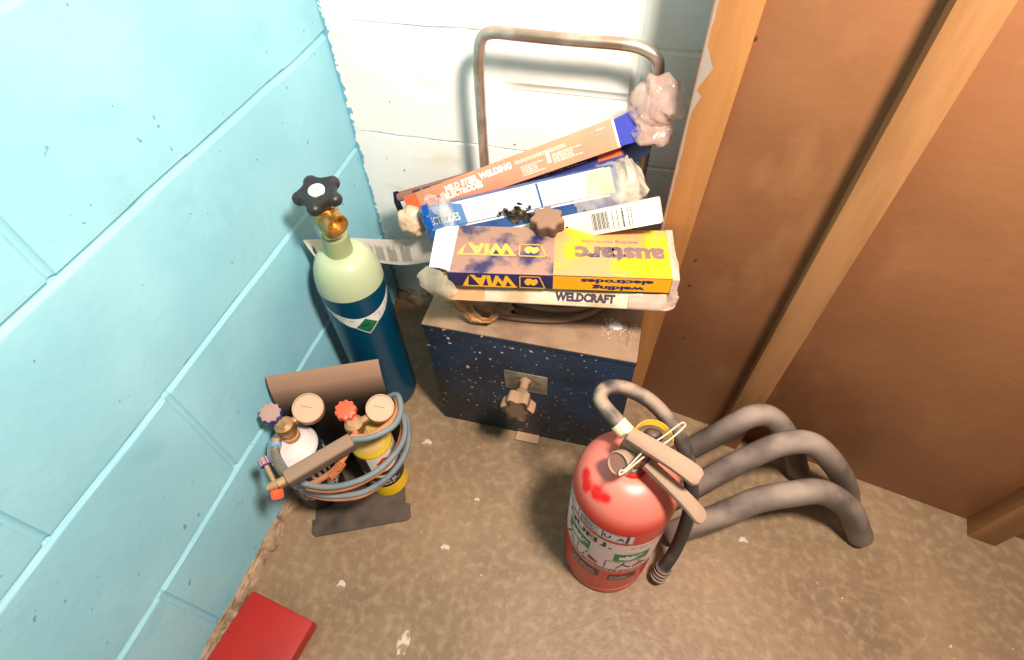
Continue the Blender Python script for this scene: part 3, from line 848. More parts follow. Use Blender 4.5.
# labels
m_xlab = mat('aged_white_label', (232, 206, 200), .5)
m_gpic = mat('green_pictogram', (22, 122, 78), .5)
m_xgrey = mat('dark_grey_panel', (66, 62, 58), .5)
am = math.atan2(-X0.y, -X0.x)
mb = MB(); fc = Face(mb, cyl=((X0.x, X0.y, 0), XR, am), base=.0005)
fc.rect(-.112, .140, .090, .268, m_xlab); fc.up(); PZ = .212
fc.text('QUELL', -.034, .251, .018, m_ink, w=.086, bold=.04)
fc.lines(.036, .253, .080, .259, 1, m_redink, seed=80)
fc.rect(-.072, .196, -.022, .232, m_gpic); fc.rect(.016, .196, .070, .228, m_gpic); fc.up()
for cx_ in (-.048, .038):
    hand = [(-.014, -.008), (.002, -.011), (.010, -.007), (.016, -.001), (.012, .002), (.006, .000), (.010, .009), (.006, .010), (.001, .003), (-.003, .010), (-.006, .004), (-.014, .004)]
    fc.poly([(cx_ + x, PZ + y) for x, y in hand], m_lab)
    fc.rect(cx_ + .012, PZ + .004, cx_ + .022, PZ + .009, m_lab)
fc.rect(.006, .158, .0074, .190, m_ink); fc.rect(-.044, .158, -.0426, .190, m_ink)
for cx_, sg in ((-.064, 1), (-.022, -1), (.033, 1), (.060, -1)):
    fc.quad([(cx_ - .010, .160), (cx_ - .007, .160), (cx_ + .003 * sg, .188), (cx_, .188)], m_ink); fc.quad([(cx_, .176), (cx_ + .012, .162), (cx_ + .014, .165), (cx_ + .001, .180)], m_ink)
fc.poly([(-.024, .162), (-.004, .160), (-.006, .170), (-.014, .175), (-.022, .169)], m_redink); fc.poly([(.048, .164), (.066, .162), (.064, .174), (.054, .176)], m_redink)
fc.lines(-.077, .1905, -.017, .1950, 1, m_redink, seed=81); fc.lines(.008, .1905, .068, .1945, 1, m_ink, seed=82)
fc.lines(-.107, .144, .086, .155, 3, m_ink, seed=20)
mb.build('instruction_label', xroot, label='white instruction label with green hand pictograms')
mb = MB(); fc = Face(mb, cyl=((X0.x, X0.y, 0), XR, am), base=.0006)
fc.rect(-.100, .276, .034, .305, m_xlab); fc.up(); fc.frame(-.098, .278, .028, .303, .0010, m_inkb); fc.rect(-.054, .278, -.052, .303, m_inkb); fc.rect(-.010, .278, -.008, .303, m_inkb)
fc.rect(.024, .276, .0275, .305, m_inkb)
fc.lines(-.092, .285, -.060, .297, 2, m_inkb, seed=83); fc.lines(-.048, .281, -.016, .300, 6, m_ink, seed=33); fc.text('U  A', .008, .290, .011, m_inkb, bold=.04)
mb.build('inspection_label', xroot, label='narrow white label outlined in blue')
mb = MB(); fc = Face(mb, cyl=((X0.x, X0.y, 0), XR, am), base=.0006)
for x0, x1, z0, z1 in ((-.056, .002, .098, .126), (.018, .064, .094, .120)):
    fc.rect(x0, z0, x1, z1, m_xgrey); fc.up(.0001); fc.lines(x0 + .003, z0 + .004, x1 - .003, z1 - .002, 4, m_xlab, th=.3, seed=int(z0 * 1000)); fc.e = .0006
mb.build('data_panel', xroot, label='two dark grey data panels')
# valve head
m_dmet = mat('dusty_lever_steel', (150, 134, 118), .4, .4, dust=(158, 130, 108), damt=.95, dlo=.0, dhi=.5, dscale=40, dnlo=.15, dnhi=.4, bump=.15)
m_dhead = mat('dusty_brass_head', (128, 108, 86), .45, .5, dust=(150, 122, 98), damt=.9, dnlo=.2, dnhi=.4)
m_dkrub = mat('dark_rubber_hose', (52, 50, 50), .5, dust=(170, 146, 126), damt=.8, dlo=.2, dhi=.95, dnlo=.38, dnhi=.55, dscale=22)
mb = MB()
mb.lathe([(.0190, .374), (.0190, .386), (.0145, .387), (.0145, .394), (.0175, .396), (.0175, .410), (.012, .414), (.008, .420)], XM, m_dhead, 30)
mb.box((.040, .020, .022), Matrix.Translation(X0 + V((0, 0, .410))) @ Matrix.Rotation(math.radians(-22), 4, 'Z'), m_dhead, .004)
head = mb.build('valve_head', xroot)
mb = MB(); mb.lathe([(.0205, .368), (.0218, .372), (.0200, .378)], XM, m_redc, 40); mb.build('neck_collar', xroot, label='bright red collar')
# levers
def channel(P0, P1, w0, w1, flange, up, m, name, curl=0.0, lift=0.0):
    d = (P1 - P0); Lg = d.length; d.normalize(); sd = d.cross(up).normalized(); nu = sd.cross(d).normalized()
    P = []
    for i in range(25):
        t = i / 24; w = (w0 + (w1 - w0) * t) * (1 if t < .92 else math.sqrt(max(.2, 1 - ((t - .92) / .1) ** 2)))
        c = P0 + d * Lg * t + nu * (lift * math.sin(PI * t) + curl * max(0, (t - .6) / .4) ** 2)
        row = []
        f = flange * (1 - .5 * t)
        for a, b in ((-.5, -1), (-.5, -.35), (-.46, -.08), (-.38, 0), (-.2, .06), (0, .08), (.2, .06), (.38, 0), (.46, -.08), (.5, -.35), (.5, -1)):
            row.append(c + sd * a * w + nu * (b * f if b < 0 else b * .02))
        P.append(row)
    mb = MB(); mb.sheet(P, m, .0013); return mb.build(name, xroot)
up0 = V((0, 0, 1))
UA, UB = at(630, 433, z=.446), at(701, 477, z=.448)
channel(UA, UB, .0165, .0225, .012, V((-.05, -.25, 1)), m_dmet, 'operating_lever', curl=-.008, lift=.003)
LA, LB = at(648, 462, z=.416), at(706, 519, z=.388)
channel(LA, LB, .0135, .0190, .009, V((.1, -.1, 1)), m_dmet, 'carry_handle', curl=-.006, lift=.002)
mb = MB(); mb.tube([at(644, 440, z=.436), at(649, 452, z=.415), at(652, 463, z=.405)], .009, m_dhead, 14, 3); mb.build('lever_pivot', xroot)
# gauge
gp = at(620, 463, z=.414); gd = (V((-.55, -.65, .55))).normalized(); G = axis(gp, gd)
m_gface = mat('dusty_gauge_face', (142, 104, 88), .4, col2=(150, 104, 90), vscale=40)
mb = MB(); mb.lathe([(.008, -.020), (.008, -.010), (.0155, -.008), (.0162, -.002), (.0162, .004), (.0145, .0055), (.0138, .0035), (.0137, .0025, m_gface), (.0001, .0027, m_gface)], G, m_dmet, 40)
mb.tube([G @ V((0, 0, -.012)), X0 + V((0, 0, .404))], .006, m_dhead, 14, 0)
mb.build('pressure_gauge', xroot)
# safety pin wires
m_wire = mat('pale_wire', (206, 184, 160), .4, .4)
mb = MB()
a_, b_, c_, d_ = at(622, 474, z=.430), at(650, 452, z=.430), at(668, 441, z=.430), at(684, 427, z=.432)
a2, b2, c2, d2 = at(626, 469, z=.433), at(648, 447, z=.433), at(664, 436, z=.433), at(680, 424, z=.434)
mb.tube([a_, b_, c_, d_, at(684, 423, z=.434), d2, c2, b2, a2, at(621, 470, z=.432)], .0013, m_wire, 8, 6, closed=True)
mb.build('safety_pin', xroot)
# yellow and black seal strap
m_strap = mat('yellow_strap', (222, 178, 60), .5); 
mb = MB(); P = []
for i in range(21):
    t = i / 20; a = PI * (1.02 - 1.06 * t)
    c0 = at(650 + 17 * math.cos(a) + 4 * t, 438 - 17 * math.sin(a) * (1 - .1 * t) + 6 * t, z=.398)
    P.append([c0 + V((0, 0, 0)), c0 + V((0.001, .003, .008))])
mb.sheet(P, m_strap, .0008, m_black); mb.build('strap', xroot, label='yellow and black seal strap')
mb = MB(); mb.blob(at(653, 436, z=.385), (.013, .010, .010), m_black, 3, .1); mb.build('cap', xroot, label='round black cap')
# hose
hp = [(627, 432, .405), (616, 420, .412), (606, 409, .417), (600, 399, .420), (604, 390, .420), (616, 387, .418), (632, 391, .412), (650, 401, .402), (666, 417, .388), (679, 436, .366), (687, 458, .33), (691, 482, .28), (690, 508, .215), (683, 532, .145), (674, 552, .085), (664, 567, .048)]
mb = MB(); mb.tube(run(hp), .0108, m_dkrub, 18, 8); hs = mb.build('hose', xroot)
mb = MB(); P_ = run([(664, 567, .048), (660, 572, .034), (657, 578, .020)])
mb.tube([P_[0], P_[0].lerp(P_[1], .5), P_[1], P_[1].lerp(P_[2], .5), P_[2]], [.0125, .0125, .0135, .0120, .0125], m_dkrub, 18, 0)
for q in (0.1, .35, .6, .85):
    c = P_[0].lerp(P_[2], q); d = (P_[2] - P_[0]).normalized(); ax = axis(c, d)
    mb.lathe([(.012, -.0018), (.0142, -.0008), (.0142, .0008), (.012, .0018)], ax, m_dkrub, 24)
mb.build('nozzle', hs)
m_ferr = mat('ivory_ferrule', (226, 206, 168), .45)
f0, f1 = at(627, 433, z=.407), at(618, 423, z=.413)
mb = MB(); mb.tube([f0, f1], .0118, m_ferr, 24, 0); mb.build('ferrule', hs, label='ivory hose ferrule')

# ================================================================== ELECTRODE CARTONS ON THE WELDER
# dusty coiled cable under the cartons
m_cable = mat('dusty_cable', (98, 78, 64), .8, dust=(158, 124, 100), damt=.95, dlo=-.2, dhi=.5, dnlo=.1, dnhi=.35)
mb = MB(); zt = WZT + .009
pts = []
for k in range(4):
    for q in range(14):
        a = 2 * PI * q / 14
        pts.append(V((-.135 + (.105 - .004 * k) * math.cos(a), .672 + (.062 - .003 * k) * math.sin(a), zt + .0155 * k + .0155 * q / 14)))
mb.tube(pts, .0078, m_cable, 12, 4)
mb.tube([at(470, 304, z=zt + .012), at(488, 312, z=zt + .003), at(520, 318, z=zt), at(556, 320, z=zt), at(582, 316, z=zt), at(602, 307, z=zt + .004), at(612, 298, z=zt + .01)], .0065, m_cable, 12, 8)
mb.build('coiled_cable', loc=(-.135, .672, WZT), label='dusty brown cable coiled on the lid of the welder under the cartons', cat='cable')
# brown tube of cardboard peeping out in front
m_kraft = mat('dusty_kraft', (158, 120, 88), .8, col2=(134, 98, 70), vscale=30)
mb = MB()
p0, p1 = at(472, 303, z=.362), at(516, 309, z=.362); d = (p1 - p0).normalized(); R90 = axis(p0 - d * .02, d)
P = []
for i in range(10):
    zz = (p1 - p0).length * i / 9 + .01 + (0.0 if i < 9 else .006)
    P.append([R90 @ V((.011 * math.cos(a) * (1 + .1 * math.sin(3 * a + i)), .011 * math.sin(a), zz + (.004 * math.sin(5 * a) if i == 9 else 0))) for a in [2 * PI * q / 24 for q in range(24)]])
P2 = [[R90 @ ((R90.inverted() @ p).xyz * 1) * 1 for p in r] for r in P]
mb.grid(P, m_kraft, closev=True, flip=True)
mb.grid([[R90 @ V(((R90.inverted() @ p).x * .85, (R90.inverted() @ p).y * .85, (R90.inverted() @ p).z)) for p in r] for r in P], mat('tube_inside', (70, 52, 40), .9), closev=True)
mb.build('cardboard_tube', loc=p0, label='short torn brown cardboard tube poking out from under the white carton', cat='tube')
# torn brown paper
m_paper = mat('brown_paper', (186, 134, 84), .7, col2=(150, 104, 66), vscale=25, bump=.5)
mb = MB(); P = []
A_ = [(441, 300, .372), (452, 306, .366), (462, 314, .352), (470, 322, .340), (480, 323, .338), (490, 323, .342), (497, 318, .352), (500, 310, .362), (503, 303, .372)]
B_ = [(452, 296, .384), (462, 300, .380), (472, 304, .372), (476, 312, .358), (482, 317, .350), (488, 318, .350), (492, 313, .360), (495, 306, .370), (496, 300, .380)]
for i, (a, b) in enumerate(zip(A_, B_)):
    a, b = at(a[0], a[1], z=a[2]), at(b[0], b[1], z=b[2]); row = []
    for q in range(7):
        t = q / 6; p = a.lerp(b, t); row.append(p + V((0, -.003, .004)) * math.sin(t * 9 + i * 1.7) * .8)
    P.append(row)
mb.sheet(P, m_paper, .0005); mb.build('torn_paper', loc=at(470, 318, z=.345), label='crumpled strip of brown paper hanging over the front of the welder lid', cat='paper')

# ---- big carton, printed upside down as seen from here
ZE = .492
cL, cR = at(446.5, 272, z=ZE), at(677, 279.5, z=ZE)
eu = (cR - cL).normalized(); ew = V((-eu.y, eu.x, 0)); EL = (cR - cL).length
tL = at(434, 271, z=ZE); EL0 = (cL - tL).length
ED = .1045; EH = .028
O = cL                                                              # front-left of the printed length
m_navy = mat('navy_print', (44, 38, 84), .45, dust=(168, 130, 108), damt=.86, dlo=.6, dhi=.95, dnlo=.37, dnhi=.52, dscale=26)
m_yelb = mat('yellow_print', (238, 166, 24), .42, dust=(190, 144, 102), damt=.88, dlo=.6, dhi=.95, dnlo=.38, dnhi=.50, dscale=16)
m_yelp = mat('bright_yellow_print', (240, 182, 34), .42, dust=(194, 148, 104), damt=.6, dlo=.6, dhi=.95, dnlo=.38, dnhi=.50, dscale=16)
m_card = mat('white_card', (240, 234, 226), .5)
m_ntext = mat('faded_navy_ink', (44, 40, 84), .5, dust=(160, 124, 104), damt=.62, dlo=.6, dhi=.95, dnlo=.3, dnhi=.5, dscale=22)
m_ytext = mat('faded_yellow_ink', (238, 176, 48), .5, dust=(206, 156, 112), damt=.55, dlo=.6, dhi=.95, dnlo=.3, dnhi=.55, dscale=22)
m_plastic = mat('clear_film', (236, 222, 206), .18, alpha=(.10, .42), bump=1.0, bscale=45, spec=.6)
m_plasticw = mat('cloudy_film', (226, 198, 180), .22, alpha=(.35, .75), bump=1.0, bscale=40, spec=.6)
eroot = thing('electrode_carton', O - V((0, 0, EH)), 'yellow and navy electrode carton in film, lying across the welder with print upside down', 'carton')
def Eo(a, b, c): return O + eu * a + ew * b + V((0, 0, c))
EM = fr(O, eu, ew)
mb = MB()
mb.box((EL, ED, EH), EM @ T(EL / 2, ED / 2, -EH / 2), m_navy, .0012, 2)
# top print: frame with x running right-to-left, so it reads upside down
ft = Face(mb, Eo(EL, ED, 0), -eu, -ew, base=.0004)
SP = .1750                                                        # yellow part length from the right
ft.rect(.001, .001, SP, ED - .0005, m_yelb); ft.up(); ft.rect(.001, .001, SP * .22, ED - .001, m_yelp); ft.up()
ft.text('austarc', .078, .056, .031, m_ntext, w=.132, bold=.05); ft.text('welding electrodes', .092, .030, .0070, m_ntext, w=.085, bold=.01)
def wia(f, x0, y0, s, my, mn):
    # boxed emblem, letters, wedge: in reading order from the left
    w = .040 * s; h = .028 * s
    f.quad([(x0 + .006 * s, y0), (x0 + w, y0), (x0 + w, y0 + .0018 * s), (x0 + .004 * s, y0 + .0018 * s)], my)
    f.quad([(x0 - .004 * s, y0 + h - .0018 * s), (x0 + w, y0 + h - .0018 * s), (x0 + w, y0 + h), (x0 - .004 * s, y0 + h)], my)
    f.quad([(x0 + w - .0018 * s, y0), (x0 + w, y0), (x0 + w, y0 + h), (x0 + w - .0018 * s, y0 + h)], my)
    f.quad([(x0 + .006 * s, y0), (x0 + .008 * s, y0), (x0 - .002 * s, y0 + h), (x0 - .004 * s, y0 + h)], my)
    c = (x0 + w * .52, y0 + h * .5)
    pts = [(-.012, -.002), (-.009, -.008), (-.003, -.006), (.001, -.009), (.007, -.008), (.011, -.002), (.009, .005), (.004, .008), (.001, .004), (-.004, .008), (-.009, .005)]
    f.mb.add([f.p(c[0] + x * s, c[1] + y * s) for x, y in pts], [tuple(range(len(pts)))], my)
    xt = x0 + w + .044 * s
    f.text('WIA', xt, y0 + h * .46, h * .80, my, w=.074 * s, bold=.055, shear=-.12)
    f.quad([(x0 + w + .004 * s, y0 + h - .003 * s), (xt + .048 * s, y0 + h - .003 * s), (xt + .054 * s, y0 + h), (x0 + w + .004 * s, y0 + h)], my)
    f.poly([(xt + .040 * s, y0 + .001), (xt + .052 * s, y0 + h - .003 * s), (xt + .043 * s, y0 + h - .003 * s)], my)
wia(ft, SP + .014, .040, .97, m_ytext, m_navy)
ff = Face(mb, Eo(EL, 0, 0), -eu, (0, 0, -1), base=.0004)
ff.rect(.001, .0005, SP, EH - .0005, m_yelb); ff.up()
ff.text('electrodes', .083, .0085, .0082, m_ntext, w=.104, bold=.05); ff.text('welding', .080, .0205, .0080, m_ntext, w=.076, bold=.05)
wia(ff, SP + .014, .0030, .88, m_ytext, m_navy)
mb.build('box', eroot)
# white end flap standing proud at the left, and open mouth
mb = MB()
q0, q1, q2, q3 = cL + ew * .002 + eu * .004 + V((0, 0, .0006)), cL + ew * (ED - .002) + eu * .004 + V((0, 0, .0006)), at(436, 230, z=ZE - .006), at(429, 267, z=ZE - .010)
P = [[q3.lerp(q2, t / 4) for t in range(5)], [q3.lerp(q0, .5).lerp(q2.lerp(q1, .5), t / 4) + V((0, 0, .003)) for t in range(5)], [q0.lerp(q1, t / 4) for t in range(5)]]
mb.sheet(P, m_card, .0008); mb.build('end_flap', eroot, label='white end flap')
mb = MB()
m_inbox = mat('brown_card_inside', (150, 98, 62), .8)
P = [[Eo(0, .003 + .03 * i / 4, -.004), Eo(-.013 - .004 * math.sin(i), .003 + .03 * i / 4, -.018)] for i in range(5)]
mb.sheet(P, m_inbox, .0008); mb.build('inner_flap', eroot)
# film at the left mouth and the crumpled right end
def film(name, root, P, m): 
    mb = MB(); mb.sheet(P, m, .0002); return mb.build(name, root)
P = []
m_filmo = mat('cloudy_green_film', (196, 184, 158), .22, alpha=(.25, .6), bump=.6, bscale=40)
top = [(427, 266, ZE - .012), (433, 268, ZE - .010), (440, 271, ZE - .008), (447, 276, ZE - .010), (453, 284, ZE - .024), (459, 291, ZE - .034)]
bot = [(426, 281, ZE - .040), (429, 291, ZE - .052), (435, 297, ZE - .060), (443, 300, ZE - .064), (451, 301, ZE - .066), (459, 300, ZE - .066)]
for i, (a, b) in enumerate(zip(top, bot)):
    a, b = at(a[0], a[1], z=a[2]), at(b[0], b[1], z=b[2]); P.append([a.lerp(b, t / 8) + V((-.010, -.012, .004)) * math.sin(PI * t / 8) + V((.003, .003, 0)) * noise.noise(V((t * .7, i * .9, 2))) for t in range(9)])
film('film_end', eroot, P, m_filmo)
P = []
for i in range(9):
    t = i / 8
    row = []
    for j in range(15):
        s = j / 14
        # wraps from top over the front at the right end
        if s < .5: p = Eo(EL - .006 + .010 * t, ED * (1 - s * 2), .0012)
        else: p = Eo(EL - .006 + .010 * t, -.0015, -(s - .5) * 2 * .062)
        n = noise.noise(V((t * 4, s * 9, 3)))
        row.append(p + V((n * .004 * (.3 + t), -.002 * abs(n), .003 * n * (t))))
    P.append(row)
film('film_wrap', eroot, P, m_plasticw)

# ---- white WELDCRAFT carton in front below
m_wcb = mat('grimy_white_carton', (226, 208, 180), .35, col2=(200, 170, 132), vscale=14, vlo=.48, vhi=.62, spec=.5)
m_peach = mat('peach_sticker', (226, 168, 120), .5, col2=(208, 146, 98), vscale=16)
m_inkv = mat('violet_grey_ink', (78, 62, 82), .5)
w0, w1 = at(443, 300, z=ZE - .064), at(661, 312, z=ZE - .064)
wu = (w1 - w0).normalized(); wn = V((-wu.y, wu.x, 0)); WL = (w1 - w0).length
hgt = .031
croot = thing('welding_rod_carton', w0, 'slim white carton with peach end band, in film under the yellow carton', 'carton')
up_ = (V((0, 0, 1)) * .93 + wn * .36).normalized(); WM = fr(w0, wu, up_)   # face leans back a little
mb = MB(); mb.box((WL, hgt, .045), WM @ T(WL / 2, hgt / 2, -.0225), m_wcb, .004, 3)
f = Face(mb, WM @ V((0, 0, 0)), wu, WM.to_3x3() @ V((0, 1, 0)), base=.0004)
f.rect(.004, .002, .066, hgt - .002, m_peach); f.text('WELDCRAFT', WL * .655, hgt * .55, .0135, m_inkv, w=.090, bold=.06)
f.rect(WL * .55, hgt * .22, WL * .80, hgt * .24, m_peach); f.lines(WL * .88, hgt * .75, WL * .97, hgt * .88, 2, m_inkv, th=.3)
mb.build('box', croot)
P = []
for i in range(13):
    t = i / 12; x = WL - .05 + .072 * t ** 1.0; sc = 1 + .05 * t - (.35 * max(0, t - .8) / .2)
    row = []
    for j in range(25):
        a = 2 * PI * j / 24; n = noise.noise(V((t * 5, math.cos(a) * 2, math.sin(a) * 2)))
        y, z = (hgt * .5 + (hgt * .56) * math.copysign(abs(math.sin(a)) ** .5, math.sin(a)) * sc), -.0225 + .025 * math.copysign(abs(math.cos(a)) ** .5, math.cos(a)) * sc
        row.append(WM @ V((x + .006 * n * t, y + .004 * n * t, z + .005 * n * t)))
    P.append(row)
film('film_sleeve', croot, P, m_plasticw)

# ================================================================== PACKETS LEANING BEHIND
def sleeve(root, name, path, radii, m, seed=0, amp=.3, label=None, n=26, sub=5, squash=.6, freq=1.6):
    """crumpled film bag: a creased skin lofted along a path"""
    pts = []; R = []
    for i in range(len(path) - 1):
        for t in range(sub):
            pts.append(V(path[i]).lerp(V(path[i + 1]), t / sub)); R.append(radii[i] * (1 - t / sub) + radii[i + 1] * t / sub)
    pts.append(V(path[-1])); R.append(radii[-1]); rings = []
    for i, p in enumerate(pts):
        tg = (pts[min(i + 1, len(pts) - 1)] - pts[max(i - 1, 0)]).normalized(); sd = tg.cross(V((0, -.7, .7))).normalized(); up = sd.cross(tg); ring = []
        for q in range(n):
            a = 2 * PI * q / n; d = V((math.cos(a) * freq * .6, math.sin(a) * freq * .6, i * .22 + seed * 9))
            k = 1 + amp * (noise.noise(d * 1.3) * 1.2 + .8 * (0.5 - abs(noise.noise(d * 2.4)) * 2)) + .10 * (1 if (q * 7 + seed) % 5 < 2 else -1) * noise.noise(V((q * .9, i * .15, seed)))
            ring.append(p + (sd * math.cos(a) + up * math.sin(a) * squash) * R[i] * k + tg * .006 * noise.noise(d * 1.7 + V((5, 5, 5))))
        rings.append(ring)
    mb = MB(); mb.grid(rings, m, closev=True, flat=True); mb.grid([[p.lerp(sum(rings[-1], V((0, 0, 0))) / n, .0) for p in rings[-1]], [p.lerp(sum(rings[-1], V((0, 0, 0))) / n, .9) for p in rings[-1]]], m, closev=True, flat=True)
    return mb.build(name, root, label=label, angle=180)
def packet(name, label, TLp, BLp, TRp, yl, yr, thick, m, mside=None, cat='packet'):
    """oblong pack: front face through three pixels; left end at depth yl, right end at yr"""
    tl, bl_, tr = at(*TLp, y=yl), at(*BLp, y=yl - .02), at(*TRp, y=yr)
    u = (tr - tl); L = u.length; u.normalize(); v = (tl - bl_); v = (v - u * v.dot(u)); H = v.length; v.normalize()
    o = tl - v * H; root = thing(name, o, label, cat); mx = fr(o, u, v)
    mb = MB(); mb.box((L, H, thick), mx @ T(L / 2, H / 2, -thick / 2), m, .001, 2)
    return root, mb, mx, Face(mb, o, u, v, base=.0004), L, H, u, v
m_or = mat('orange_print', (226, 150, 116), .45, col2=(212, 140, 112), vscale=10, streak=(10, .62, .75, (206, 150, 118), (1, 1, 1)))
m_orl = mat('deep_orange_print', (232, 104, 56), .45)
m_wink = mat('white_ink', (250, 240, 226), .5)
m_mag = mat('magenta_ink', (176, 34, 78), .5)
m_indigo = mat('indigo_card', (66, 72, 176), .5)
m_dnavy = mat('dark_navy_card', (26, 22, 52), .5)
root, mb, mx, f, L, H, u, v = packet('electrode_packet', 'long orange packet lettered in white with a blue end flap, leaning highest behind the cartons', (403, 197), (407, 221), (613, 118), .735, .745, .022, m_or)
f.rect(.0005, .0005, L * .24, H - .0005, m_orl) if False else None
f.rect(.0005, .0005, .030, H - .0005, m_orl); f.up()
f.text('MILD STEEL WELDING', L * .395, H * .70, .0100, m_wink, w=L * .335, bold=.06)
f.text('ELECTRODES', L * .315, H * .42, .0100, m_wink, w=L * .195, bold=.06)
f.text('corp', .062, H * .42, .0120, m_mag, w=.036, bold=.02)
f.lines(L * .58, H * .66, L * .90, H * .80, 3, m_wink, seed=41); f.lines(L * .60, H * .16, L * .70, H * .55, 5, m_wink, seed=42); f.lines(L * .74, H * .25, L * .86, H * .60, 5, m_wink, seed=43)
f.lines(L * .93, H * .80, L * .98, H * .86, 1, m_wink, seed=44); f.rect(L * .715, H * .3, L * .73, H * .7, m_wink)
# underside seen below the face
mb.build('box', root)
mb = MB(); e = [mx @ V((L, .002, 0)), mx @ V((L, H - .002, 0)), mx @ V((L + .036, H + .001, .006)), mx @ V((L + .036, .012, .006)), mx @ V((L + .024, .000, .004))]
mb.sheet([[e[0], e[1]], [mx @ V((L + .024, .0005, .004)), mx @ V((L + .024, H, .004))], [mx @ V((L + .036, .012, .006)), mx @ V((L + .036, H + .001, .006))]], m_indigo, .0008)
mb.sheet([[mx @ V((L - .0035, .001, .0006)), mx @ V((L - .0035, H - .001, .0006))], [mx @ V((L, .001, .0006)), mx @ V((L, H - .001, .0006))]], m_wink, .0003)
mb.build('end_flap', root, label='blue end flap')
m_bag = mat('rosy_clear_bag', (222, 186, 172), .14, alpha=(.25, .55), bump=.3, bscale=30, spec=.6)
bagc = mx @ V((L + .045, H * .8, -.006))
# crumpled clear bag blown out of the end
e0 = mx @ V((L + .030, H * .5, -.006))
sleeve(root, 'plastic_bag', [e0, at(643, 122, y=.742), at(652, 106, y=.742), at(664, 94, y=.745), at(676, 82, y=.75)], [.020, .027, .033, .034, .016], m_bag, 3, .26, 'crumpled clear plastic bag bunched at the end')
sleeve(root, 'bag_fold', [e0, at(648, 130, y=.732), at(662, 132, y=.732), at(672, 127, y=.735)], [.016, .020, .019, .010], m_bag, 6, .26)
orange_root = root
# navy packet just below the orange one
root, mb, mx, f, L, H, u, v = packet('navy_packet', 'thin navy packet with an orange streak and dark open flap, under the orange one', (462, 190), (463, 208), (622, 141), .752, .752, .016, mat('navy_packet_print', (46, 44, 110), .5))
f.lines(.01, H * .40, L * .8, H * .60, 2, m_wink, th=.3, seed=50); f.rect(L * .86, H * .35, L * .99, H * .95, m_orl)
f.rect(.0, .0005, L * .75, H * .22, mat('mauve_stripe', (190, 160, 170), .5))
mb.build('box', root)
mb = MB(); mb.sheet([[mx @ V((L, -.004, .0)), mx @ V((L, H, 0))], [mx @ V((L + .022, -.006, .008)), mx @ V((L + .026, H + .004, .008))], [mx @ V((L + .042, .002, .010)), mx @ V((L + .036, H + .006, .010))]], m_dnavy, .0008)
mb.build('end_flap', root, label='dark navy end flap')

# rolled pink printed sheet behind the orange packet's left end
m_pink = mat('pink_newsprint', (214, 160, 140), .7, col2=(196, 142, 120), vscale=12)
mb = MB(); c0, c1 = at(404, 197, y=.769), at(500, 170, y=.771); d = (c1 - c0).normalized(); ax = axis(c0, d)
P = []
for i in range(20):
    zz = -.01 + (c1 - c0).length * 1.0 * i / 19
    P.append([ax @ V(((.0145 - .0008 * k) * math.cos(.9 + k * .42), (.0145 - .0007 * k) * math.sin(.9 + k * .42), zz + .002 * math.sin(i))) for k in range(16)])
mb.sheet(P, m_pink, .0006, mat('pink_inside', (150, 104, 92), .8))
for zz, ln in ((.03, 7), (.055, 9), (.08, 6), (.11, 8), (.14, 8)):
    for q in range(ln):
        a = .9 + (6.5 + q * .35) * .42; 
        p = ax @ V((.0115 * math.cos(a), .0115 * math.sin(a), zz)); p2 = ax @ V((.0115 * math.cos(a), .0115 * math.sin(a), zz + .018)); 
        mb.tube([p, p2], .0006, m_inkv, 4, 0)
mb.build('rolled_leaflet', loc=c0, label='rolled pink printed leaflet behind the left end of the orange packet', cat='leaflet')
mb = MB(); a_, b_, c_, d_ = at(393, 192, y=.77), at(398, 191, y=.77), at(404, 211, y=.76), at(399, 214, y=.76)
mb.sheet([[a_, b_], [a_.lerp(d_, .5) + V((-.004, 0, 0)), b_.lerp(c_, .5) + V((-.003, 0, 0))], [d_, c_]], m_dnavy, .001)
mb.build('rear_end_flap', orange_root, label='dark navy flap at the left end')

# blue and white packet in film
m_blp = mat('blue_print', (62, 100, 160), .4, col2=(48, 82, 140), vscale=14)
m_wpr = mat('white_print', (246, 244, 242), .4, col2=(226, 214, 190), vscale=22, vlo=.58, vhi=.72)
root, mb, mx, f, L, H, u, v = packet('film_wrapped_packet', 'blue and white electrode packet in torn clear film, between the orange packet and dusty knob', (418, 210), (427, 244), (612, 165), .692, .697, .018, m_blp)
f.rect(L * .20, H * .30, L * .965, H - .0005, m_wpr); f.up()
f.rect(0.0005, H * .34, L * .20, H - .0005, mat('mid_blue_print', (104, 148, 204), .4)); f.quad([(L * .195, H * .2), (L * .25, H * .36), (L * .25, H * .9), (L * .195, H - .001)], mat('mid_blue_print', (104, 148, 204), .4)); f.up()
f.text('ELECTRODES', L * .115, H * .60, .0140, m_wink, w=L * .21, bold=.02)
m_fine = mat('fine_blue_print', (176, 182, 208), .5)
f.lines(L * .28, H * .42, L * .62, H * .94, 11, m_fine, th=.35, seed=60); f.lines(L * .67, H * .46, L * .92, H * .90, 8, m_fine, th=.35, seed=61)
f.rect(L * .645, H * .36, L * .655, H - .001, m_blp); f.rect(L * .20, H * .355, L * .97, H * .375, m_blp)
m_cream = mat('cream_stain', (232, 214, 168), .5)
f.quad([(L * .86, H * .36), (L * .99, H * .36), (L * .99, H * .98), (L * .89, H * .95)], m_cream)
mb.build('box', root)
m_filmg = mat('milky_film', (236, 222, 200), .2, alpha=(.22, .6), bump=.5, bscale=40)
m_filmc = mat('thin_clear_film', (240, 236, 228), .12, alpha=(.05, .30), bump=1.0, bscale=45)
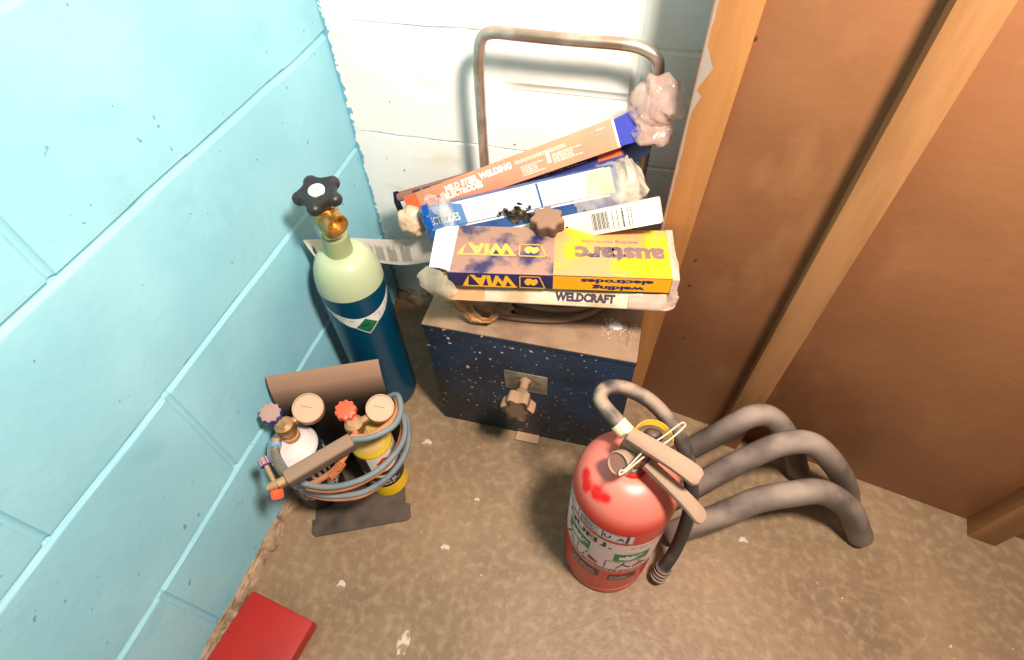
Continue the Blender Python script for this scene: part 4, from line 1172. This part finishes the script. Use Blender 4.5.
sleeve(root, 'film_end', [mx @ V((L * .80, H * .42, -.008)), mx @ V((L * .90, H * .48, -.008)), mx @ V((L * 1.0, H * .52, -.006)), mx @ V((L + .022, H * .56, -.006)), mx @ V((L + .036, H * .62, -.006))], [.024, .030, .034, .034, .026], m_filmg, 11, .22, 'crumpled milky film at the right end', squash=.55)
rotm = mx.to_3x3()
mb = MB(); mb.blob(at(412, 221, y=.70), (.026, .026, .018), mat('brown_stained_film', (222, 194, 162), .3, alpha=(.75, 1.0), bump=.5, bscale=40), 4, .26, 1.6, 21, rotm, True, True)
mb.build('film_knot', root, label='balled brownish film at the left end', angle=180)
mb = MB(); cz_ = at(447, 213, y=.675); mb.blob(cz_, (.012, .034, .010), m_filmc, 4, .2, 1.2, 25, axis(cz_, (0, -.6, .8), (.75, -.2, -.4)).to_3x3() @ Matrix.Rotation(.9, 3, 'Z'))
mb.blob(at(438, 206, y=.68), (.026, .013, .009), m_filmc, 4, .2, 1.2, 26, axis(cz_, (0, -.6, .8), (.75, -.1, -.5)).to_3x3())
mb.build('loose_film', root, angle=180)
m_shred = mat('bright_blue_shred', (24, 104, 206), .4)
mb = MB()
for k, (pts) in enumerate((((421, 206), (427, 204), (429, 214), (424, 218)), ((423, 216), (430, 218), (434, 228), (431, 231), (424, 224)))):
    q = [at(*p, y=.672) for p in pts]; n = len(q); back = [p + V((0, .001, 0)) for p in q]
    mb.add(q + back, [tuple(range(n))[::-1], tuple(range(n, 2 * n))] + [(i, (i + 1) % n, n + (i + 1) % n, n + i) for i in range(n)], m_shred)
mb.build('blue_shred', root, label='bright blue torn shred')
# oily black debris
m_soot = mat('oily_debris', (34, 28, 24), .4, col2=(96, 80, 44), vscale=60, bump=1, bscale=90)
mb = MB(); rnd = random.Random(9)
for i in range(34):
    x, y = rnd.gauss(517, 8), rnd.gauss(214, 5)
    p = at(x, y, y=.677); mb.blob(p, (rnd.uniform(.002, .006), rnd.uniform(.001, .0025), rnd.uniform(.002, .006)), m_soot, 2, .6, 2, i)
mb.build('oily_debris', loc=at(517, 218, y=.677), label='clump of oily black debris on the blue packet beside the dusty knob', cat='debris', kind='stuff')

# white bar-coded carton
m_wb = mat('white_barcode_carton', (222, 214, 200), .45, col2=(208, 198, 182), vscale=10, bump=.2)
root, mb, mx, f, L, H, u, v = packet('barcode_carton', 'narrow white carton with a black bar code, behind the yellow carton and dusty knob', (478, 234), (482, 256), (657, 197), .662, .664, .018, m_wb)
for i in range(11):
    x = L * .665 + i * .0022; f.rect(x, H * .18, x + (.0013 if i % 3 else .0007), H * .86, m_ink)
rb = random.Random(31)
for x in (.745, .77, .795, .82, .85, .865):
    yy = H * .12
    while yy < H * .85:
        d_ = rb.uniform(.0015, .004); f.rect(L * x, yy, L * x + (.0026 if x == .82 else .0012), min(yy + d_, H * .88), m_ink); yy += d_ + .0008
f.lines(L * .38, H * .5, L * .46, H * .64, 1, m_ink, seed=70); f.lines(L * .49, H * .5, L * .54, H * .62, 1, m_ink, seed=71); f.lines(L * .38, H * .2, L * .44, H * .3, 1, m_ink, seed=72)
mb.box((.004, H * .96, .016), mx @ T(L - .001, H / 2, -.009), m_wb, .001)
mb.build('box', root)

# curved white card strip between the wall and the cartons
m_strip = mat('grey_white_card', (214, 208, 196), .5)
mb = MB(); P = []; pl = []
tops = [(303, 240, .588), (318, 239, .63), (345, 238, .690), (370, 239, .715), (400, 240, .72), (437, 240, .712)]
bots = [(321, 265, .588), (330, 263, .63), (352, 259, .690), (374, 262, .715), (404, 265, .72), (434, 261, .712)]
def smooth_path(p):
    out = []; k = len(p)
    for i in range(k - 1):
        p0, p1, p2, p3 = p[max(i - 1, 0)], p[i], p[i + 1], p[min(i + 2, k - 1)]
        for t in range(6):
            u_ = t / 6; out.append(.5 * ((2 * p1) + (p2 - p0) * u_ + (2 * p0 - 5 * p1 + 4 * p2 - p3) * u_ ** 2 + (3 * p1 - p0 - 3 * p2 + p3) * u_ ** 3))
    return out + [p[-1]]
tp = smooth_path([at(a, b, y=c) for a, b, c in tops]); bt = smooth_path([at(a, b, y=c - .012) for a, b, c in bots])
P = [[b.lerp(a, q / 6) for q in range(7)] for a, b in zip(tp, bt)]
mb.sheet(P, m_strip, .0006)
def sp(i, t, e=.0008):
    i0 = max(0, min(len(P) - 2, int(i))); fr_ = i - i0; a = bt[i0].lerp(bt[i0 + 1], fr_); b = tp[i0].lerp(tp[i0 + 1], fr_)
    d = (tp[i0 + 1] - tp[i0]).cross(tp[i0] - bt[i0]).normalized(); return a.lerp(b, t) + d * e
rnd = random.Random(12)
for col_ in (12.6, 14.6, 16.8, 19.0, 21.4, 24):
    for r_ in range(9):
        i0 = col_ + r_ * .19; lo_, hi_ = .12 + .05 * rnd.random(), .86 - .25 * rnd.random()
        mb.add([sp(i0, lo_), sp(i0 + .07, lo_), sp(i0 + .07 - .25, hi_), sp(i0 - .25, hi_)], [(0, 1, 2, 3)], mat('grey_ink', (120, 112, 104), .6))
# small black bird-like mark at the left end
mk = [(2.4, .46), (3.4, .28), (4.1, .26), (4.4, .42), (3.5, .50), (4.1, .62), (3.6, .78), (3.1, .58), (2.7, .66)]
mb.add([sp(a - 1, b) for a, b in mk], [tuple(range(len(mk)))], m_ink)
mb.build('card_strip', loc=bt[8], label='long curved white card strip with fine print running behind the tall blue gas bottle', cat='card')

# ================================================================== TUBES AT THE RIGHT
m_tube = mat('dusty_grey_tube', (116, 102, 94), .5, col2=(88, 78, 70), vscale=8, dust=(166, 146, 132), damt=.85, dlo=.2, dhi=.9, dnlo=.38, dnhi=.56, dscale=12)
tubes = [
 ('upper', [(672, 462, .03), (690, 449, .07), (712, 437, .12), (735, 424, .165), (752, 416, .185), (768, 416, .18), (782, 428, .15), (792, 448, .10), (798, 470, .03)], .0205,
  'dusty grey bent tube nearest the plywood, uppermost of the three beside the extinguisher'),
 ('mid', [(672, 500, .025), (695, 487, .07), (722, 471, .115), (750, 457, .155), (782, 444, .19), (812, 444, .19), (835, 466, .14), (846, 488, .06), (848, 500, .022)], .0205,
  'dusty grey bent tube, middle one of the three beside the extinguisher'),
 ('low', [(670, 534, .024), (690, 526, .055), (722, 515, .09), (755, 501, .12), (790, 494, .145), (822, 492, .145), (848, 508, .10), (858, 530, .04), (860, 536, .022)], .0215,
  'dusty grey bent tube nearest the open floor, lowest of the three beside the extinguisher')]
for nm, pts, r, lb in tubes:
    mb = MB(); mb.tube(run(pts), r, m_tube, 24, 8); mb.build('bent_tube', loc=at(*pts[0][:2], z=0), label=lb, cat='tube', group='dusty grey tubes leaning by the plywood')

# ================================================================== RED PANEL bottom left
m_redp = mat('red_painted_steel', (172, 30, 22), .42, col2=(160, 26, 20), vscale=6)
r0, r1 = at(312, 622, z=.03), at(290, 660, z=.03)
rv = (r1 - r0).normalized(); ru = (at(264, 609, z=.03) - r0); ru.z = 0; ru = ru - rv * ru.dot(rv); ru.normalize()
lean_ = (ru + V((0, 0, .02))).normalized()
RM = fr(r0, lean_, rv)
mb = MB()
pw_ = min(.5, (abs(r0.x - XL) - .012) / abs(lean_.x) - .02)
PL = .30
mb.box((pw_, PL, .003), RM @ T(pw_ / 2, PL / 2, 0), m_redp, .0012)
nrm = V((0, 0, 1))
rroot = thing('red_metal_lid', (r0.x, r0.y, 0), 'red painted sheet metal lid lying by the blue wall at the bottom left corner', 'lid')
mb.build('top_sheet', rroot)
mb = MB()
mm = fr(r0, rv, (0, 0, 1))
mb.box((PL, .027, .0025), mm @ T(PL / 2, -.0145, 0), m_redp, .001)
mm = fr(r0, lean_, rv.cross(lean_) * -1)
mb.box((pw_, .022, .0025), mm @ T(pw_ / 2, -.012, 0), m_redp, .001)
mb.build('side_flange', rroot)

# ================================================================== SPLATS ON THE FLOOR
m_spl = mat('white_plaster_splat', (206, 190, 170), .85, col2=(150, 128, 106), vscale=60, vlo=.45, vhi=.55, bump=.8)
for k, (x, y, a, b, lb) in enumerate(((404, 643, .0115, .017, 'pale plaster splat on the concrete, the long oval one nearest the front edge'),
                      (341, 585, .008, .008, 'pale plaster splat on the concrete in front of the notched carrier base'),
                      (445, 548, .010, .0065, 'pale plaster splat on the open concrete between the carrier base and extinguisher'),
                      (427, 443, .009, .008, 'pale plaster splat on the concrete just left of the navy welder'),
                      (477, 500, .006, .005, 'smallest pale plaster splat on the concrete in front of the welder'),
                      (743, 541, .008, .008, 'pale plaster splat on the concrete below the grey tubes'))):
    c = at(x, y, z=0); mb = MB(); ring = []; mid = []
    for q in range(36):
        an = 2 * PI * q / 36; rr = 1 + .38 * noise.noise(V((math.cos(an) * 1.6, math.sin(an) * 1.6, k * 5))) + .2 * noise.noise(V((math.cos(an) * 5, math.sin(an) * 5, k * 5)))
        ring.append(c + V((a * rr * math.cos(an), b * rr * math.sin(an), .0002))); mid.append(c + V((a * rr * .85 * math.cos(an), b * rr * .85 * math.sin(an), .0012)))
    mb.grid([ring, mid], m_spl, closev=True, flip=True); mb.add(mid + [c + V((0, 0, .0014))], [(i, (i + 1) % 36, 36) for i in range(36)], m_spl)
    mb.build('plaster_splat', loc=(c.x, c.y, 0), label=lb, cat='splat', group='plaster splats on the concrete')

# ================================================================== LIGHT
def area(name, loc, target, size, power, col):
    l = bpy.data.lights.new(name, 'AREA'); l.energy = power; l.size = size; l.color = col; l.shape = 'DISK'
    o = bpy.data.objects.new(name, l); COL.objects.link(o); o.location = loc
    o.rotation_euler = (V(target) - V(loc)).to_track_quat('-Z', 'Y').to_euler(); return o
area('workshop_lamp', (0.33, 0.12, 1.52), (-.15, .75, .45), .18, 31, (1.0, .87, .75))
w = bpy.data.worlds.new('world'); scene.world = w; w.use_nodes = True
bg = w.node_tree.nodes['Background']; bg.inputs[0].default_value = (1.0, .90, .80, 1); bg.inputs[1].default_value = .14
scene.view_settings.view_transform = 'Standard'; scene.view_settings.look = 'None'; scene.view_settings.gamma = 1
scene.view_settings.use_curve_mapping = False; scene.view_settings.exposure = 0.25
for o in bpy.data.objects:
    if '_loc' in o: del o['_loc']
